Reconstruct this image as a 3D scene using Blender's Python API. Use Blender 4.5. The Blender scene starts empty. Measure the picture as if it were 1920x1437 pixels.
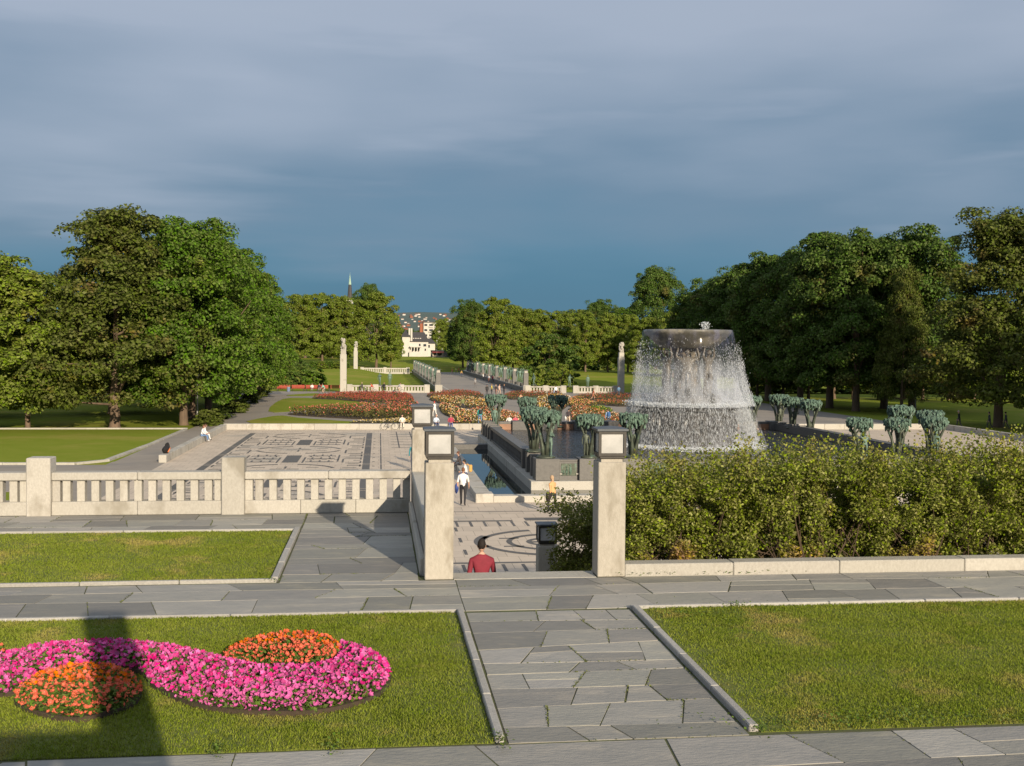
import bpy, math, random
import numpy as np
from mathutils import Vector, Matrix
R_ = math.radians
random.seed(7); rng = np.random.default_rng(11)
sc = bpy.context.scene
col = sc.collection
T = 3.95            # level of the flagged terrace; the plaza is z = 0
EYE = 7.8

# ---------------------------------------------------------------- camera
FPX = 2050.0
_y, _p, _r = R_(6.95), R_(1.85), R_(0.5)
cF = np.array([math.sin(_y)*math.cos(_p), math.cos(_y)*math.cos(_p), -math.sin(_p)])
cR = np.array([math.cos(_y), -math.sin(_y), 0.0]); cU = np.cross(cR, cF)
cR, cU = cR*math.cos(_r)+cU*math.sin(_r), cU*math.cos(_r)-cR*math.sin(_r)
cC = np.array([0, 0, EYE])
cam = bpy.data.objects.new('camera', bpy.data.cameras.new('camera')); col.objects.link(cam)
cam.data.sensor_width = 36; cam.data.lens = FPX/1920*36
cam.data.clip_start = 0.1; cam.data.clip_end = 12000
m = Matrix.Identity(4)
for i in range(3):
    m[i][0] = cR[i]; m[i][1] = cU[i]; m[i][2] = -cF[i]; m[i][3] = cC[i]
cam.matrix_world = m
sc.camera = cam
def _ray(x, y): return cF+cR*(x-960)/FPX-cU*(y-718.5)/FPX
def at(x, y, z=0.0):                 # photo pixel -> point on the level z
    r = _ray(x, y); return cC+r*((z-EYE)/r[2])
def atY(x, y, Y):                    # photo pixel -> point at depth Y
    r = _ray(x, y); return cC+r*(Y/r[1])

# ---------------------------------------------------------------- world, sun, exposure
SUN_EL = R_(17.3); sd = Vector((-0.28*math.cos(SUN_EL), 0.96*math.cos(SUN_EL), -math.sin(SUN_EL))).normalized()
w = bpy.data.worlds.new('World'); sc.world = w; w.use_nodes = True
nt = w.node_tree; nt.nodes.clear(); N = nt.nodes.new; L = nt.links.new
out = N('ShaderNodeOutputWorld'); bg = N('ShaderNodeBackground'); L(bg.outputs[0], out.inputs[0])
sky = N('ShaderNodeTexSky'); sky.sky_type = 'NISHITA'; sky.sun_disc = False
sky.sun_elevation = SUN_EL; sky.sun_rotation = math.atan2(-sd.x, -sd.y)
sk = N('ShaderNodeMixRGB'); sk.blend_type = 'MULTIPLY'; sk.inputs[0].default_value = 1
sk.inputs[2].default_value = (.07, .07, .07, 1); L(sky.outputs[0], sk.inputs[1])
tc = N('ShaderNodeTexCoord'); sep = N('ShaderNodeSeparateXYZ'); L(tc.outputs['Generated'], sep.inputs[0])
def math_node(op, a, b=None, c=None):
    n = N('ShaderNodeMath'); n.operation = op
    for i, v in enumerate((a, b, c)):
        if v is None: continue
        if isinstance(v, (int, float)): n.inputs[i].default_value = v
        else: L(v, n.inputs[i])
    return n.outputs[0]
def wnoise(scale, vec, detail=5, rough=.55):
    mp = N('ShaderNodeMapping'); mp.inputs['Scale'].default_value = vec; L(tc.outputs['Generated'], mp.inputs[0])
    n = N('ShaderNodeTexNoise'); n.inputs['Scale'].default_value = scale; n.inputs['Detail'].default_value = detail
    n.inputs['Roughness'].default_value = rough; L(mp.outputs[0], n.inputs['Vector']); return n.outputs['Fac']
n1 = wnoise(1.9, (1, 1, 3.6), 3, .5); n2 = wnoise(4.5, (1, 1, 5), 4, .5)
# height in the sky, pushed up and down by the large cloud noise
hz = math_node('ADD', sep.outputs['Z'], math_node('MULTIPLY', math_node('SUBTRACT', n1, .5), .30))
hz = math_node('ADD', hz, math_node('MULTIPLY', math_node('SUBTRACT', n2, .5), .07))
ramp = N('ShaderNodeValToRGB'); cr = ramp.color_ramp
cr.elements[0].position = 0.0; cr.elements[0].color = (.045, .136, .222, 1)
cr.elements[1].position = 1.0; cr.elements[1].color = (.33, .37, .43, 1)
for p, c in ((.07, (.052, .150, .240)), (.12, (.074, .170, .262)), (.18, (.118, .192, .278)), (.235, (.205, .265, .350)), (.30, (.285, .335, .420)), (.5, (.33, .375, .45))):
    e = cr.elements.new(p); e.color = (*c, 1)
n3 = wnoise(2.6, (1, 1.3, 8), 4, .5)
mr = N('ShaderNodeMapRange'); mr.inputs[1].default_value = .56; mr.inputs[2].default_value = .82; mr.inputs[4].default_value = .07; L(n3, mr.inputs[0])
hz = math_node('ADD', math_node('ADD', hz, .026), mr.outputs[0])
L(hz, ramp.inputs[0])
mix = N('ShaderNodeMixRGB'); mix.inputs[0].default_value = .93
L(sk.outputs[0], mix.inputs[1]); L(ramp.outputs[0], mix.inputs[2]); L(mix.outputs[0], bg.inputs[0])
bg.inputs[1].default_value = 1.0
sun = bpy.data.objects.new('sun', bpy.data.lights.new('sun', 'SUN')); col.objects.link(sun)
sun.data.energy = 4.9; sun.data.angle = R_(.5); sun.data.color = (1, .86, .66)
sun.rotation_euler = sd.to_track_quat('-Z', 'Y').to_euler()
sc.view_settings.view_transform = 'Standard'; sc.view_settings.look = 'None'
sc.view_settings.exposure = 0.42; sc.view_settings.gamma = 1
sc.render.engine = 'CYCLES'
sc.cycles.transparent_max_bounces = 24; sc.cycles.max_bounces = 6

# ---------------------------------------------------------------- materials
MATS = {}
def mat(name, c1, c2=None, scale=3.0, rough=.75, bump=0.0, bscale=None, detail=5, rand=0.0, c3=None, s3=.4, f3=.5,
        stretch=None, metal=0.0, spec=.4, transl=0.0, island=0.0, coords='Object', band=.18):
    """Principled surface: two colours mixed by noise, a third in patches, per-object and per-leaf variation."""
    if name in MATS: return MATS[name]
    M = bpy.data.materials.new(name); M.use_nodes = True; t = M.node_tree; n = t.nodes; l = t.links
    b = n['Principled BSDF']; b.inputs['Roughness'].default_value = rough; b.inputs['Metallic'].default_value = metal
    b.inputs['Specular IOR Level'].default_value = spec
    co = n.new('ShaderNodeTexCoord'); vec = co.outputs[coords]
    oi = n.new('ShaderNodeObjectInfo')
    if rand:
        mu = n.new('ShaderNodeMath'); mu.operation = 'MULTIPLY'; mu.inputs[1].default_value = 37.0; l.new(oi.outputs['Random'], mu.inputs[0])
        ad = n.new('ShaderNodeVectorMath'); ad.operation = 'ADD'; l.new(vec, ad.inputs[0])
        cx = n.new('ShaderNodeCombineXYZ'); l.new(mu.outputs[0], cx.inputs[0]); l.new(mu.outputs[0], cx.inputs[1]); l.new(cx.outputs[0], ad.inputs[1])
        vec = ad.outputs[0]
    if stretch:
        mp = n.new('ShaderNodeMapping'); mp.inputs['Scale'].default_value = stretch; l.new(vec, mp.inputs[0]); vec = mp.outputs[0]
    def noise(s, d=detail):
        q = n.new('ShaderNodeTexNoise'); q.inputs['Scale'].default_value = s; q.inputs['Detail'].default_value = d
        q.inputs['Roughness'].default_value = .62; l.new(vec, q.inputs['Vector']); return q.outputs['Fac']
    def ramp(f, a, c):
        r = n.new('ShaderNodeMapRange'); r.inputs[1].default_value = a; r.inputs[2].default_value = c; l.new(f, r.inputs[0]); return r.outputs[0]
    c2 = c2 or c1
    mx = n.new('ShaderNodeMixRGB'); mx.inputs[1].default_value = (*c1, 1); mx.inputs[2].default_value = (*c2, 1)
    nf = noise(scale); l.new(ramp(nf, .5-band, .5+band), mx.inputs[0]); outc = mx.outputs[0]
    if c3:
        m3 = n.new('ShaderNodeMixRGB'); m3.inputs[2].default_value = (*c3, 1); l.new(outc, m3.inputs[1])
        l.new(ramp(noise(s3, 4), f3, f3+.12), m3.inputs[0]); outc = m3.outputs[0]
    if rand or island:
        hs = n.new('ShaderNodeHueSaturation'); l.new(outc, hs.inputs['Color'])
        src = oi.outputs['Random']
        if island:
            g = n.new('ShaderNodeNewGeometry'); src = g.outputs['Random Per Island']
        a = island or rand
        r = n.new('ShaderNodeMapRange'); r.inputs[3].default_value = 1-a; r.inputs[4].default_value = 1+a; l.new(src, r.inputs[0]); l.new(r.outputs[0], hs.inputs['Value'])
        fr = n.new('ShaderNodeMath'); fr.operation = 'MULTIPLY'; fr.inputs[1].default_value = 7.31; l.new(src, fr.inputs[0])
        f2 = n.new('ShaderNodeMath'); f2.operation = 'FRACT'; l.new(fr.outputs[0], f2.inputs[0])
        r2 = n.new('ShaderNodeMapRange'); r2.inputs[3].default_value = .5-.05*a; r2.inputs[4].default_value = .5+.05*a; l.new(f2.outputs[0], r2.inputs[0]); l.new(r2.outputs[0], hs.inputs['Hue'])
        r3 = n.new('ShaderNodeMapRange'); r3.inputs[3].default_value = 1-.5*a; r3.inputs[4].default_value = 1+.2*a; l.new(f2.outputs[0], r3.inputs[0]); l.new(r3.outputs[0], hs.inputs['Saturation'])
        outc = hs.outputs[0]
    l.new(outc, b.inputs['Base Color'])
    if bump:
        bp = n.new('ShaderNodeBump'); bp.inputs['Strength'].default_value = bump; bp.inputs['Distance'].default_value = .02
        l.new(noise(bscale or scale*6), bp.inputs['Height']); l.new(bp.outputs[0], b.inputs['Normal'])
    if transl:
        tr = n.new('ShaderNodeBsdfTranslucent'); l.new(outc, tr.inputs[0]); ms = n.new('ShaderNodeMixShader'); ms.inputs[0].default_value = transl
        l.new(b.outputs[0], ms.inputs[1]); l.new(tr.outputs[0], ms.inputs[2]); l.new(ms.outputs[0], n['Material Output'].inputs[0])
    MATS[name] = M; return M
def plain(c, rough=.8): return mat('cloth_%02x%02x%02x' % tuple(int(max(0, min(1, v))*255) for v in c), c, tuple(v*.8 for v in c), 9, rough, .2)

granite = mat('light_granite', (.43, .405, .355), (.37, .345, .30), 26, .85, .5, 90, rand=.09, c3=(.28, .255, .21), s3=1.1, f3=.56, stretch=(1, 1, .6), band=.12)
granite2 = mat('plaza_granite', (.60, .50, .395), (.54, .45, .355), .9, .8, .2, 30, c3=(.42, .375, .315), s3=.16, f3=.56)
pillar_st = mat('pillar_granite', (.40, .365, .31), (.33, .30, .25), 22, .8, .4, 70, rand=.05, c3=(.24, .21, .165), s3=1.6, f3=.56, stretch=(1, 1, .45))
kerb_st = mat('kerb_granite', (.40, .38, .345), (.30, .285, .26), 25, .85, .4, 60, rand=.12)
slate = mat('slate_flag', (.285, .268, .232), (.222, .215, .195), 2.2, .65, .6, 9, rand=.30, c3=(.335, .305, .25), s3=1.1, f3=.55, stretch=(1, 2.6, 1))
joint = mat('mossy_joint', (.075, .065, .045), (.085, .105, .03), 5, .95, .4)
soil = mat('soil', (.07, .048, .03), (.045, .032, .022), 12, .95, .6)
dark_gr = mat('dark_granite', (.13, .122, .112), (.095, .09, .084), 6, .5, .15, rand=.12)
inlay_m = mat('dark_inlay', (.13, .12, .11), (.095, .09, .084), 4, .7, .1, rand=.12)
asphalt = mat('asphalt', (.29, .255, .215), (.25, .22, .19), .5, .9, .3, 40, c3=(.22, .20, .18), s3=.12, f3=.52)
lawn_m = mat('lawn', (.170, .212, .024), (.205, .235, .034), .45, .95, .6, 14, c3=(.25, .24, .050), s3=.12, f3=.52, spec=.03)
turf = mat('turf_soil', (.105, .135, .020), (.14, .15, .03), 4, .95, .6, 60, c3=(.14, .135, .045), s3=.8, f3=.55)
blade_m = mat('grass_blade', (.188, .245, .020), (.255, .292, .036), 1.3, .9, transl=.35, island=.25, c3=(.38, .325, .085), s3=.8, f3=.53, spec=.04)
bark = mat('bark', (.17, .115, .075), (.10, .07, .048), 4, .9, .8, 14, stretch=(1, 1, .3))
stem_m = mat('stem', (.09, .06, .035), (.06, .04, .025), 8, .9)
def leafmat(name, a, b, c=None, island=.38, s=.35, f3=.56, transl=.3): return mat(name, a, b, s, .55, transl=transl, island=island, c3=c, s3=.22, f3=f3, spec=.10)
leaf = [leafmat('leaf_maple', (.082, .155, .012), (.118, .190, .017), (.155, .180, .024)),
        leafmat('leaf_olive', (.092, .122, .018), (.118, .138, .022), (.165, .115, .030)),
        leafmat('leaf_lime', (.155, .215, .020), (.190, .235, .026), (.225, .215, .032)),
        leafmat('leaf_dark', (.078, .136, .020), (.100, .155, .025), (.155, .140, .030))]
hedge_leaf = leafmat('leaf_hedge', (.195, .235, .025), (.255, .270, .034), (.40, .235, .06), .6, 1.5, .50, .35)
hedge_dark = leafmat('leaf_shrub_dark', (.14, .16, .026), (.18, .19, .032), (.25, .18, .055), .45, 1.2)
bedleaf = leafmat('leaf_bed', (.10, .165, .025), (.14, .20, .03), None, .35, 3)
roseleaf = leafmat('leaf_rose', (.10, .105, .028), (.14, .105, .036), (.115, .14, .032), .35, .6)
pink = mat('petal_pink', (.58, .022, .24), (.68, .085, .33), 14, .7, transl=.25, island=.4, spec=.1)
orange = mat('petal_orange', (.66, .075, .006), (.74, .17, .012), 14, .7, transl=.25, island=.35, spec=.1)
eye_p = mat('flower_eye', (.70, .34, .36), None, 5)
bronze = mat('bronze', (.055, .06, .045), (.085, .105, .075), 3, .5, .5, 8, metal=.35, c3=(.12, .19, .145), s3=1.6, f3=.55)
verdi = mat('verdigris', (.135, .215, .158), (.06, .10, .075), 5, .75, .6, 10, c3=(.03, .04, .03), s3=3.4, f3=.50)
wetbronze = mat('wet_bronze', (.085, .075, .058), (.05, .045, .037), 2.5, .35, .5, 6, metal=.25, c3=(.15, .12, .085), s3=.9, f3=.52)
black_m = mat('black_metal', (.018, .018, .018), (.028, .026, .024), 8, .45)
iron = mat('lantern_iron', (.028, .024, .020), (.045, .038, .03), 8, .5)
pane_m = mat('lantern_glass', (.41, .405, .39), (.35, .345, .33), 5, .3, .1, 40, c3=(.45, .44, .425), s3=2)
lead = mat('lantern_lead', (.075, .085, .095), (.055, .06, .07), 6, .45)
red_paint = mat('red_paint', (.38, .055, .03), (.30, .045, .028), 5, .6)
white_w = mat('white_plaster', (.52, .49, .44), (.46, .43, .39), .6, .85)
roof_m = mat('roof_slate', (.045, .042, .045), (.06, .055, .055), .8, .7)
glass_d = mat('window_glass', (.03, .035, .045), None, 1, .15)
brick_m = mat('red_render', (.30, .11, .06), (.26, .09, .05), .5, .85)
copper = mat('copper_green', (.33, .45, .36), (.26, .38, .31), 1, .7)
grey_m = mat('grey_metal', (.28, .28, .27), None, 4, .5)
hill_m = mat('hill_wood_haze', (.06, .095, .085), (.075, .11, .09), .01, .95, c3=(.09, .115, .10), s3=.004)  # woodland green with a bluish cast painted in to stand for distance haze
def add_joints(M, w_, h_, dark):
    n = M.node_tree.nodes; l = M.node_tree.links; b = n['Principled BSDF']; src = b.inputs['Base Color'].links[0].from_socket
    co = n.new('ShaderNodeTexCoord'); k = n.new('ShaderNodeTexBrick'); k.inputs['Color1'].default_value = (1, 1, 1, 1); k.inputs['Color2'].default_value = (.86, .86, .86, 1); k.inputs['Mortar'].default_value = (dark, dark, dark, 1)
    k.inputs['Scale'].default_value = 1; k.inputs['Mortar Size'].default_value = .012; k.inputs['Brick Width'].default_value = w_; k.inputs['Row Height'].default_value = h_; l.new(co.outputs['Object'], k.inputs['Vector'])
    mx = n.new('ShaderNodeMixRGB'); mx.blend_type = 'MULTIPLY'; mx.inputs[0].default_value = 1; l.new(src, mx.inputs[1]); l.new(k.outputs['Color'], mx.inputs[2]); l.new(mx.outputs[0], b.inputs['Base Color'])
add_joints(granite2, .8, 1.15, .5)
def water_mat(name, c, s, bump, dist, rough=.04):
    M = bpy.data.materials.new(name); M.use_nodes = True; n = M.node_tree.nodes; l = M.node_tree.links; b = n['Principled BSDF']
    b.inputs['Base Color'].default_value = (*c, 1); b.inputs['Roughness'].default_value = rough; b.inputs['IOR'].default_value = 1.33
    co = n.new('ShaderNodeTexCoord'); q = n.new('ShaderNodeTexNoise'); q.inputs['Scale'].default_value = s; q.inputs['Detail'].default_value = 3
    l.new(co.outputs['Object'], q.inputs['Vector']); bp = n.new('ShaderNodeBump'); bp.inputs['Strength'].default_value = bump; bp.inputs['Distance'].default_value = dist
    l.new(q.outputs['Fac'], bp.inputs['Height']); l.new(bp.outputs[0], b.inputs['Normal']); return M
still_water = water_mat('still_water', (.012, .018, .02), 1.2, .05, .02, .02)
rough_water = water_mat('rippled_water', (.018, .017, .016), 2.6, 1.0, .25, .08)

# ---------------------------------------------------------------- mesh helpers
ORD = ['first', 'second', 'third', 'fourth', 'fifth', 'sixth', 'seventh', 'eighth', 'ninth', 'tenth', 'eleventh', 'twelfth', 'thirteenth', 'fourteenth']
class MB:
    def __init__(s): s.v = []; s.f = []; s.m = []
    def add(s, vs, fs, mi=0):
        o = len(s.v); s.v += [tuple(v) for v in vs]; s.f += [tuple(i+o for i in f) for f in fs]; s.m += [mi]*len(fs); return s
    def box(s, x0, x1, y0, y1, z0, z1, c=0.0, mi=0):
        if c <= 0:
            vs = [(x, y, z) for z in (z0, z1) for y in (y0, y1) for x in (x0, x1)]
            return s.add(vs, [(0, 2, 3, 1), (4, 5, 7, 6), (0, 1, 5, 4), (2, 6, 7, 3), (0, 4, 6, 2), (1, 3, 7, 5)], mi)
        c = min(c, (x1-x0)/2.1, (y1-y0)/2.1, (z1-z0)/2.1)
        def ring(z, k): return [(x0+k, y0+c, z), (x0+c, y0+k, z), (x1-c, y0+k, z), (x1-k, y0+c, z), (x1-k, y1-c, z), (x1-c, y1-k, z), (x0+c, y1-k, z), (x0+k, y1-c, z)]
        vs = ring(z0, c)+ring(z0+c, 0)+ring(z1-c, 0)+ring(z1, c)
        fs = [tuple(range(7, -1, -1)), tuple(range(24, 32))]
        for r in range(3):
            for i in range(8): j = (i+1) % 8; fs.append((r*8+i, r*8+j, r*8+8+j, r*8+8+i))
        return s.add(vs, fs, mi)
    def tube(s, pts, rad, n=8, mi=0, cap=True):
        pts = [Vector(p) for p in pts]; k = len(pts)
        if isinstance(rad, (int, float)): rad = [rad]*k
        vs = []; prev = None
        for i, p in enumerate(pts):
            d = (pts[min(i+1, k-1)]-pts[max(i-1, 0)]).normalized()
            if prev is None:
                a = d.orthogonal().normalized()
            else:
                a = (prev-d*prev.dot(d)); a = a.normalized() if a.length > 1e-6 else d.orthogonal().normalized()
            prev = a; b = d.cross(a)
            for j in range(n):
                t = 2*math.pi*j/n; vs.append(p+(a*math.cos(t)+b*math.sin(t))*rad[i])
        fs = [(i*n+j, i*n+(j+1) % n, (i+1)*n+(j+1) % n, (i+1)*n+j) for i in range(k-1) for j in range(n)]
        if cap: fs += [tuple(range(n-1, -1, -1)), tuple(range((k-1)*n, k*n))]
        return s.add(vs, fs, mi)
    def lathe(s, prof, n=24, cx=0, cy=0, mi=0, wob=0.0):
        vs = []
        for r, z in prof:
            for j in range(n):
                t = 2*math.pi*j/n; q = r*(1+wob*(random.random()-.5)); vs.append((cx+q*math.cos(t), cy+q*math.sin(t), z))
        k = len(prof)
        fs = [(i*n+j, i*n+(j+1) % n, (i+1)*n+(j+1) % n, (i+1)*n+j) for i in range(k-1) for j in range(n)]
        if prof[0][0] > 1e-4: fs.append(tuple(range(n-1, -1, -1)))
        if prof[-1][0] > 1e-4: fs.append(tuple(range((k-1)*n, k*n)))
        return s.add(vs, fs, mi)
    def blob(s, c, r, n=7, k=5, wob=.25, mi=0):
        c = Vector(c); r = r if hasattr(r, '__len__') else (r, r, r); vs = [c-Vector((0, 0, r[2]))]
        for i in range(1, k):
            p = math.pi*i/k
            for j in range(n):
                t = 2*math.pi*j/n; q = 1+wob*(random.random()-.5)*2
                vs.append(c+Vector((r[0]*math.sin(p)*math.cos(t)*q, r[1]*math.sin(p)*math.sin(t)*q, -r[2]*math.cos(p)*q)))
        vs.append(c+Vector((0, 0, r[2]))); e = len(vs)-1
        fs = [(0, 1+(j+1) % n, 1+j) for j in range(n)]
        for i in range(k-2):
            for j in range(n): a = 1+i*n; fs.append((a+j, a+(j+1) % n, a+n+(j+1) % n, a+n+j))
        a = 1+(k-2)*n; fs += [(a+j, a+(j+1) % n, e) for j in range(n)]
        return s.add(vs, fs, mi)
    def prism(s, poly, z0, z1, mi=0, inset=0.0):
        n = len(poly); cx = sum(p[0] for p in poly)/n; cy = sum(p[1] for p in poly)/n
        def sh(p):
            d = math.hypot(p[0]-cx, p[1]-cy) or 1; k = max(0, 1-inset/d); return (cx+(p[0]-cx)*k, cy+(p[1]-cy)*k)
        top = [sh(p) for p in poly] if inset else poly
        zm = z1-inset if inset else z1
        vs = [(p[0], p[1], z0) for p in poly]+[(p[0], p[1], zm) for p in poly]
        fs = [tuple(range(n-1, -1, -1))]+[(i, (i+1) % n, n+(i+1) % n, n+i) for i in range(n)]
        if inset:
            vs += [(p[0], p[1], z1) for p in top]; fs += [(n+i, n+(i+1) % n, 2*n+(i+1) % n, 2*n+i) for i in range(n)]; fs.append(tuple(range(2*n, 3*n)))
        else: fs.append(tuple(range(n, 2*n)))
        return s.add(vs, fs, mi)
    def mesh(s, name, mats, smooth=False):
        me = bpy.data.meshes.new(name); me.from_pydata(s.v, [], s.f)
        for mm in (mats if isinstance(mats, (list, tuple)) else [mats]): me.materials.append(mm)
        if any(s.m): me.polygons.foreach_set('material_index', s.m)
        if smooth: me.polygons.foreach_set('use_smooth', [True]*len(me.polygons))
        me.update(); return me
    def build(s, name, mats, parent=None, smooth=False, loc=None):
        return link(name, s.mesh(name, mats, smooth), parent, loc)
def link(name, me, parent=None, loc=None, rz=0.0, scale=None):
    o = bpy.data.objects.new(name, me); col.objects.link(o); o.parent = parent
    if loc is not None: o.location = loc
    if rz: o.rotation_euler = (0, 0, rz)
    if scale is not None: o.scale = scale if hasattr(scale, '__len__') else (scale,)*3
    return o
def tag(o, label, cat, group=None):
    o['label'] = label; o['category'] = cat
    if group: o['group'] = group
    return o
def thing(name, label, cat, loc=(0, 0, 0), rz=0.0, group=None, scale=None):
    o = link(name, None, None, loc, rz, scale); o.empty_display_size = .2; return tag(o, label, cat, group)
def struct(o): o['kind'] = 'structure'; return o
def stuff(o): o['kind'] = 'stuff'; return o
def copy_tree(o, parent=None):
    c = o.copy(); col.objects.link(c); c.parent = parent
    for ch in o.children: copy_tree(ch, c)
    return c
def np_mesh(name, verts, faces, mats, midx=None):
    me = bpy.data.meshes.new(name); k = faces.shape[1]; nf = len(faces)
    me.vertices.add(len(verts)); me.vertices.foreach_set('co', np.ascontiguousarray(verts, dtype=np.float32).ravel())
    me.loops.add(nf*k); me.loops.foreach_set('vertex_index', faces.astype(np.int32).ravel())
    me.polygons.add(nf); me.polygons.foreach_set('loop_start', np.arange(0, nf*k, k, dtype=np.int32)); me.polygons.foreach_set('loop_total', np.full(nf, k, dtype=np.int32))
    for mm in (mats if isinstance(mats, (list, tuple)) else [mats]): me.materials.append(mm)
    if midx is not None: me.polygons.foreach_set('material_index', midx.astype(np.int32))
    me.update(calc_edges=True); return me
def unit(a): return a/np.maximum(np.linalg.norm(a, axis=1, keepdims=True), 1e-9)
def leaf_quads(P, nrm, size, aspect=.6, fold=.25):
    """One folded rhombic leaf per point: (verts, quads)."""
    n = len(P); nrm = unit(nrm); a = unit(np.cross(nrm, rng.normal(size=(n, 3)))); b = np.cross(nrm, a)
    s = (size*rng.uniform(.7, 1.3, n))[:, None]
    v = np.stack([P-a*s*.5, P+b*s*.5*aspect+nrm*s*fold*.3, P+a*s*.5-nrm*s*fold*.4, P-b*s*.5*aspect+nrm*s*fold*.3], 1)
    return v.reshape(-1, 3), np.arange(n*4).reshape(n, 4)
def inside(poly, P):
    x, y = P[:, 0], P[:, 1]; c = np.zeros(len(P), bool); n = len(poly)
    for i in range(n):
        (x1, y1), (x2, y2) = poly[i], poly[(i+1) % n]
        k = ((y1 > y) != (y2 > y)) & (x < (x2-x1)*(y-y1)/((y2-y1) or 1e-9)+x1); c ^= k
    return c
def edge_dist(poly, P):
    d = np.full(len(P), 1e9); n = len(poly)
    for i in range(n):
        a = np.array(poly[i]); b = np.array(poly[(i+1) % n]); ab = b-a
        t = np.clip(((P-a)@ab)/max(ab@ab, 1e-9), 0, 1)[:, None]; d = np.minimum(d, np.linalg.norm(P-(a+t*ab), axis=1))
    return d
def sample(poly, n):
    q = np.array(poly); lo, hi = q.min(0), q.max(0); o = np.zeros((0, 2))
    while len(o) < n:
        p = rng.uniform(lo, hi, (n*2, 2)); o = np.vstack([o, p[inside(poly, p)]])
    return o[:n]
def smooth_poly(pts, k=3):
    n = len(pts); o = []
    for i in range(n):
        p0, p1, p2, p3 = (np.array(pts[(i+j-1) % n], float) for j in range(4))
        for s in range(k):
            t = s/k; o.append(tuple(.5*((2*p1)+(-p0+p2)*t+(2*p0-5*p1+4*p2-p3)*t*t+(-p0+3*p1-3*p2+p3)*t**3)))
    return o
def ground_z(X, Y):
    def ss(a, b, v): t = np.clip((v-a)/(b-a), 0, 1); return t*t*(3-2*t)
    side = ss(15, 26, np.abs(X-18))
    return 3.6*ss(330, 450, Y)+1.6*ss(225, 290, Y)*side*(1-ss(330, 450, Y))+1.0*ss(450, 900, Y)

# ================================================================= THE SETTING
xs = np.unique(np.concatenate([np.linspace(-3000, -150, 30), np.linspace(-150, 190, 90), np.linspace(190, 3000, 30)]))
ys = np.unique(np.concatenate([np.linspace(-300, 0, 6), np.linspace(0, 480, 110), np.linspace(480, 4200, 40)]))
gx, gy = np.meshgrid(xs, ys); gz = ground_z(gx, gy)-.03
V = np.stack([gx, gy, gz], -1).reshape(-1, 3); nx = len(xs); ii, jj = np.meshgrid(np.arange(nx-1), np.arange(len(ys)-1)); a = (jj*nx+ii).ravel()
struct(link('ground', np_mesh('ground', V, np.stack([a, a+1, a+nx+1, a+nx], 1), lawn_m)))
def sheet(name, poly, z, M, th=.02):
    b = MB(); b.prism(poly, z-th, z); return struct(b.build(name, M))
def rect(x0, x1, y0, y1): return [(x0, y0), (x1, y0), (x1, y1), (x0, y1)]
sheet('garden_path', [(-17.4, 55), (-13.9, 55), (-13.9, 102), (56, 102), (56, 190), (-26, 190), (-17.4, 150)], .006, asphalt)
sheet('left_path', [(-75, 60), (-14, 60), (-14, 75), (-17.5, 75), (-17.5, 73), (-24, 73.2), (-40, 74.5), (-75, 77)], .010, asphalt)
plaza = sheet('plaza_paving', rect(-13.95, 56.5, 26.6, 103.0), .016, granite2, .03)
lawnp = smooth_poly([(-75, 77.5), (-40, 75.0), (-24, 73.7), (-19.5, 73.6), (-18, 75.5), (-17.6, 88), (-17.6, 103), (-75, 103)], 1)
sheet('side_lawn', lawnp, .03, lawn_m)
def kerb_line(name, pts, w, h, seg, M, z=0.0, parent_name=None, label=None):
    """A run of separate kerb stones along a polyline; the run is part of the setting, each stone a piece of it."""
    root = struct(link(name, None)); me = {}
    for (x0, y0), (x1, y1) in zip(pts[:-1], pts[1:]):
        Ln = math.hypot(x1-x0, y1-y0); n = max(1, round(Ln/seg)); s = Ln/n; a = math.atan2(y1-y0, x1-x0)
        key = round(s, 2)
        if key not in me:
            b = MB(); b.box(0, s-.012, -w/2, w/2, -.1, h, .012); me[key] = b.mesh('kerb_stone', M)
        for i in range(n):
            o = link('kerb_stone', me[key], root, (x0+(x1-x0)*i/n, y0+(y1-y0)*i/n, z+random.uniform(-.004, .004)), a+random.uniform(-.004, .004))
    return root
kerb_line('lawn_kerb', lawnp[:1]+lawnp[1:7], .35, .12, 2.0, granite)
kerb_line('tree_lawn_kerb', [(-75, 104.3), (-17.6, 104.3)], .3, .10, 3.0, granite)
# lawns, grass islands of the rose garden (outlines read off the ground plane)
def gp(pts, z=0.0): return [tuple(at(x, y, z)[:2]) for x, y in pts]
for i, (nm, pp) in enumerate((('garden_lawn', [(470, 794), (700, 794), (640, 790), (560, 784), (530, 780), (500, 783)]),
        ('garden_lawn', [(503, 772), (530, 749), (580, 747), (660, 753), (700, 756), (640, 764), (560, 771)]),
        ('garden_lawn', [(540, 741), (590, 738), (600, 741), (580, 743), (545, 743)]))):
    sheet(nm, smooth_poly(gp(pp), 3), .035, lawn_m)
road = sheet('bridge_road', rect(10.4, 25.2, 187, 332), .02, asphalt)
for x in (12.6, 23.0):
    kerb_line('bridge_gutter', [(x, 188), (x, 331)], .35, .035, 4, granite)
sheet('far_path', [(9, 331.5), (27, 331.5), (60, 350), (-30, 350)], .03, asphalt)
sheet('avenue', [(-12, 331), (-7, 331), (-1, 448), (-7, 448)], .06, asphalt, .3)

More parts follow.
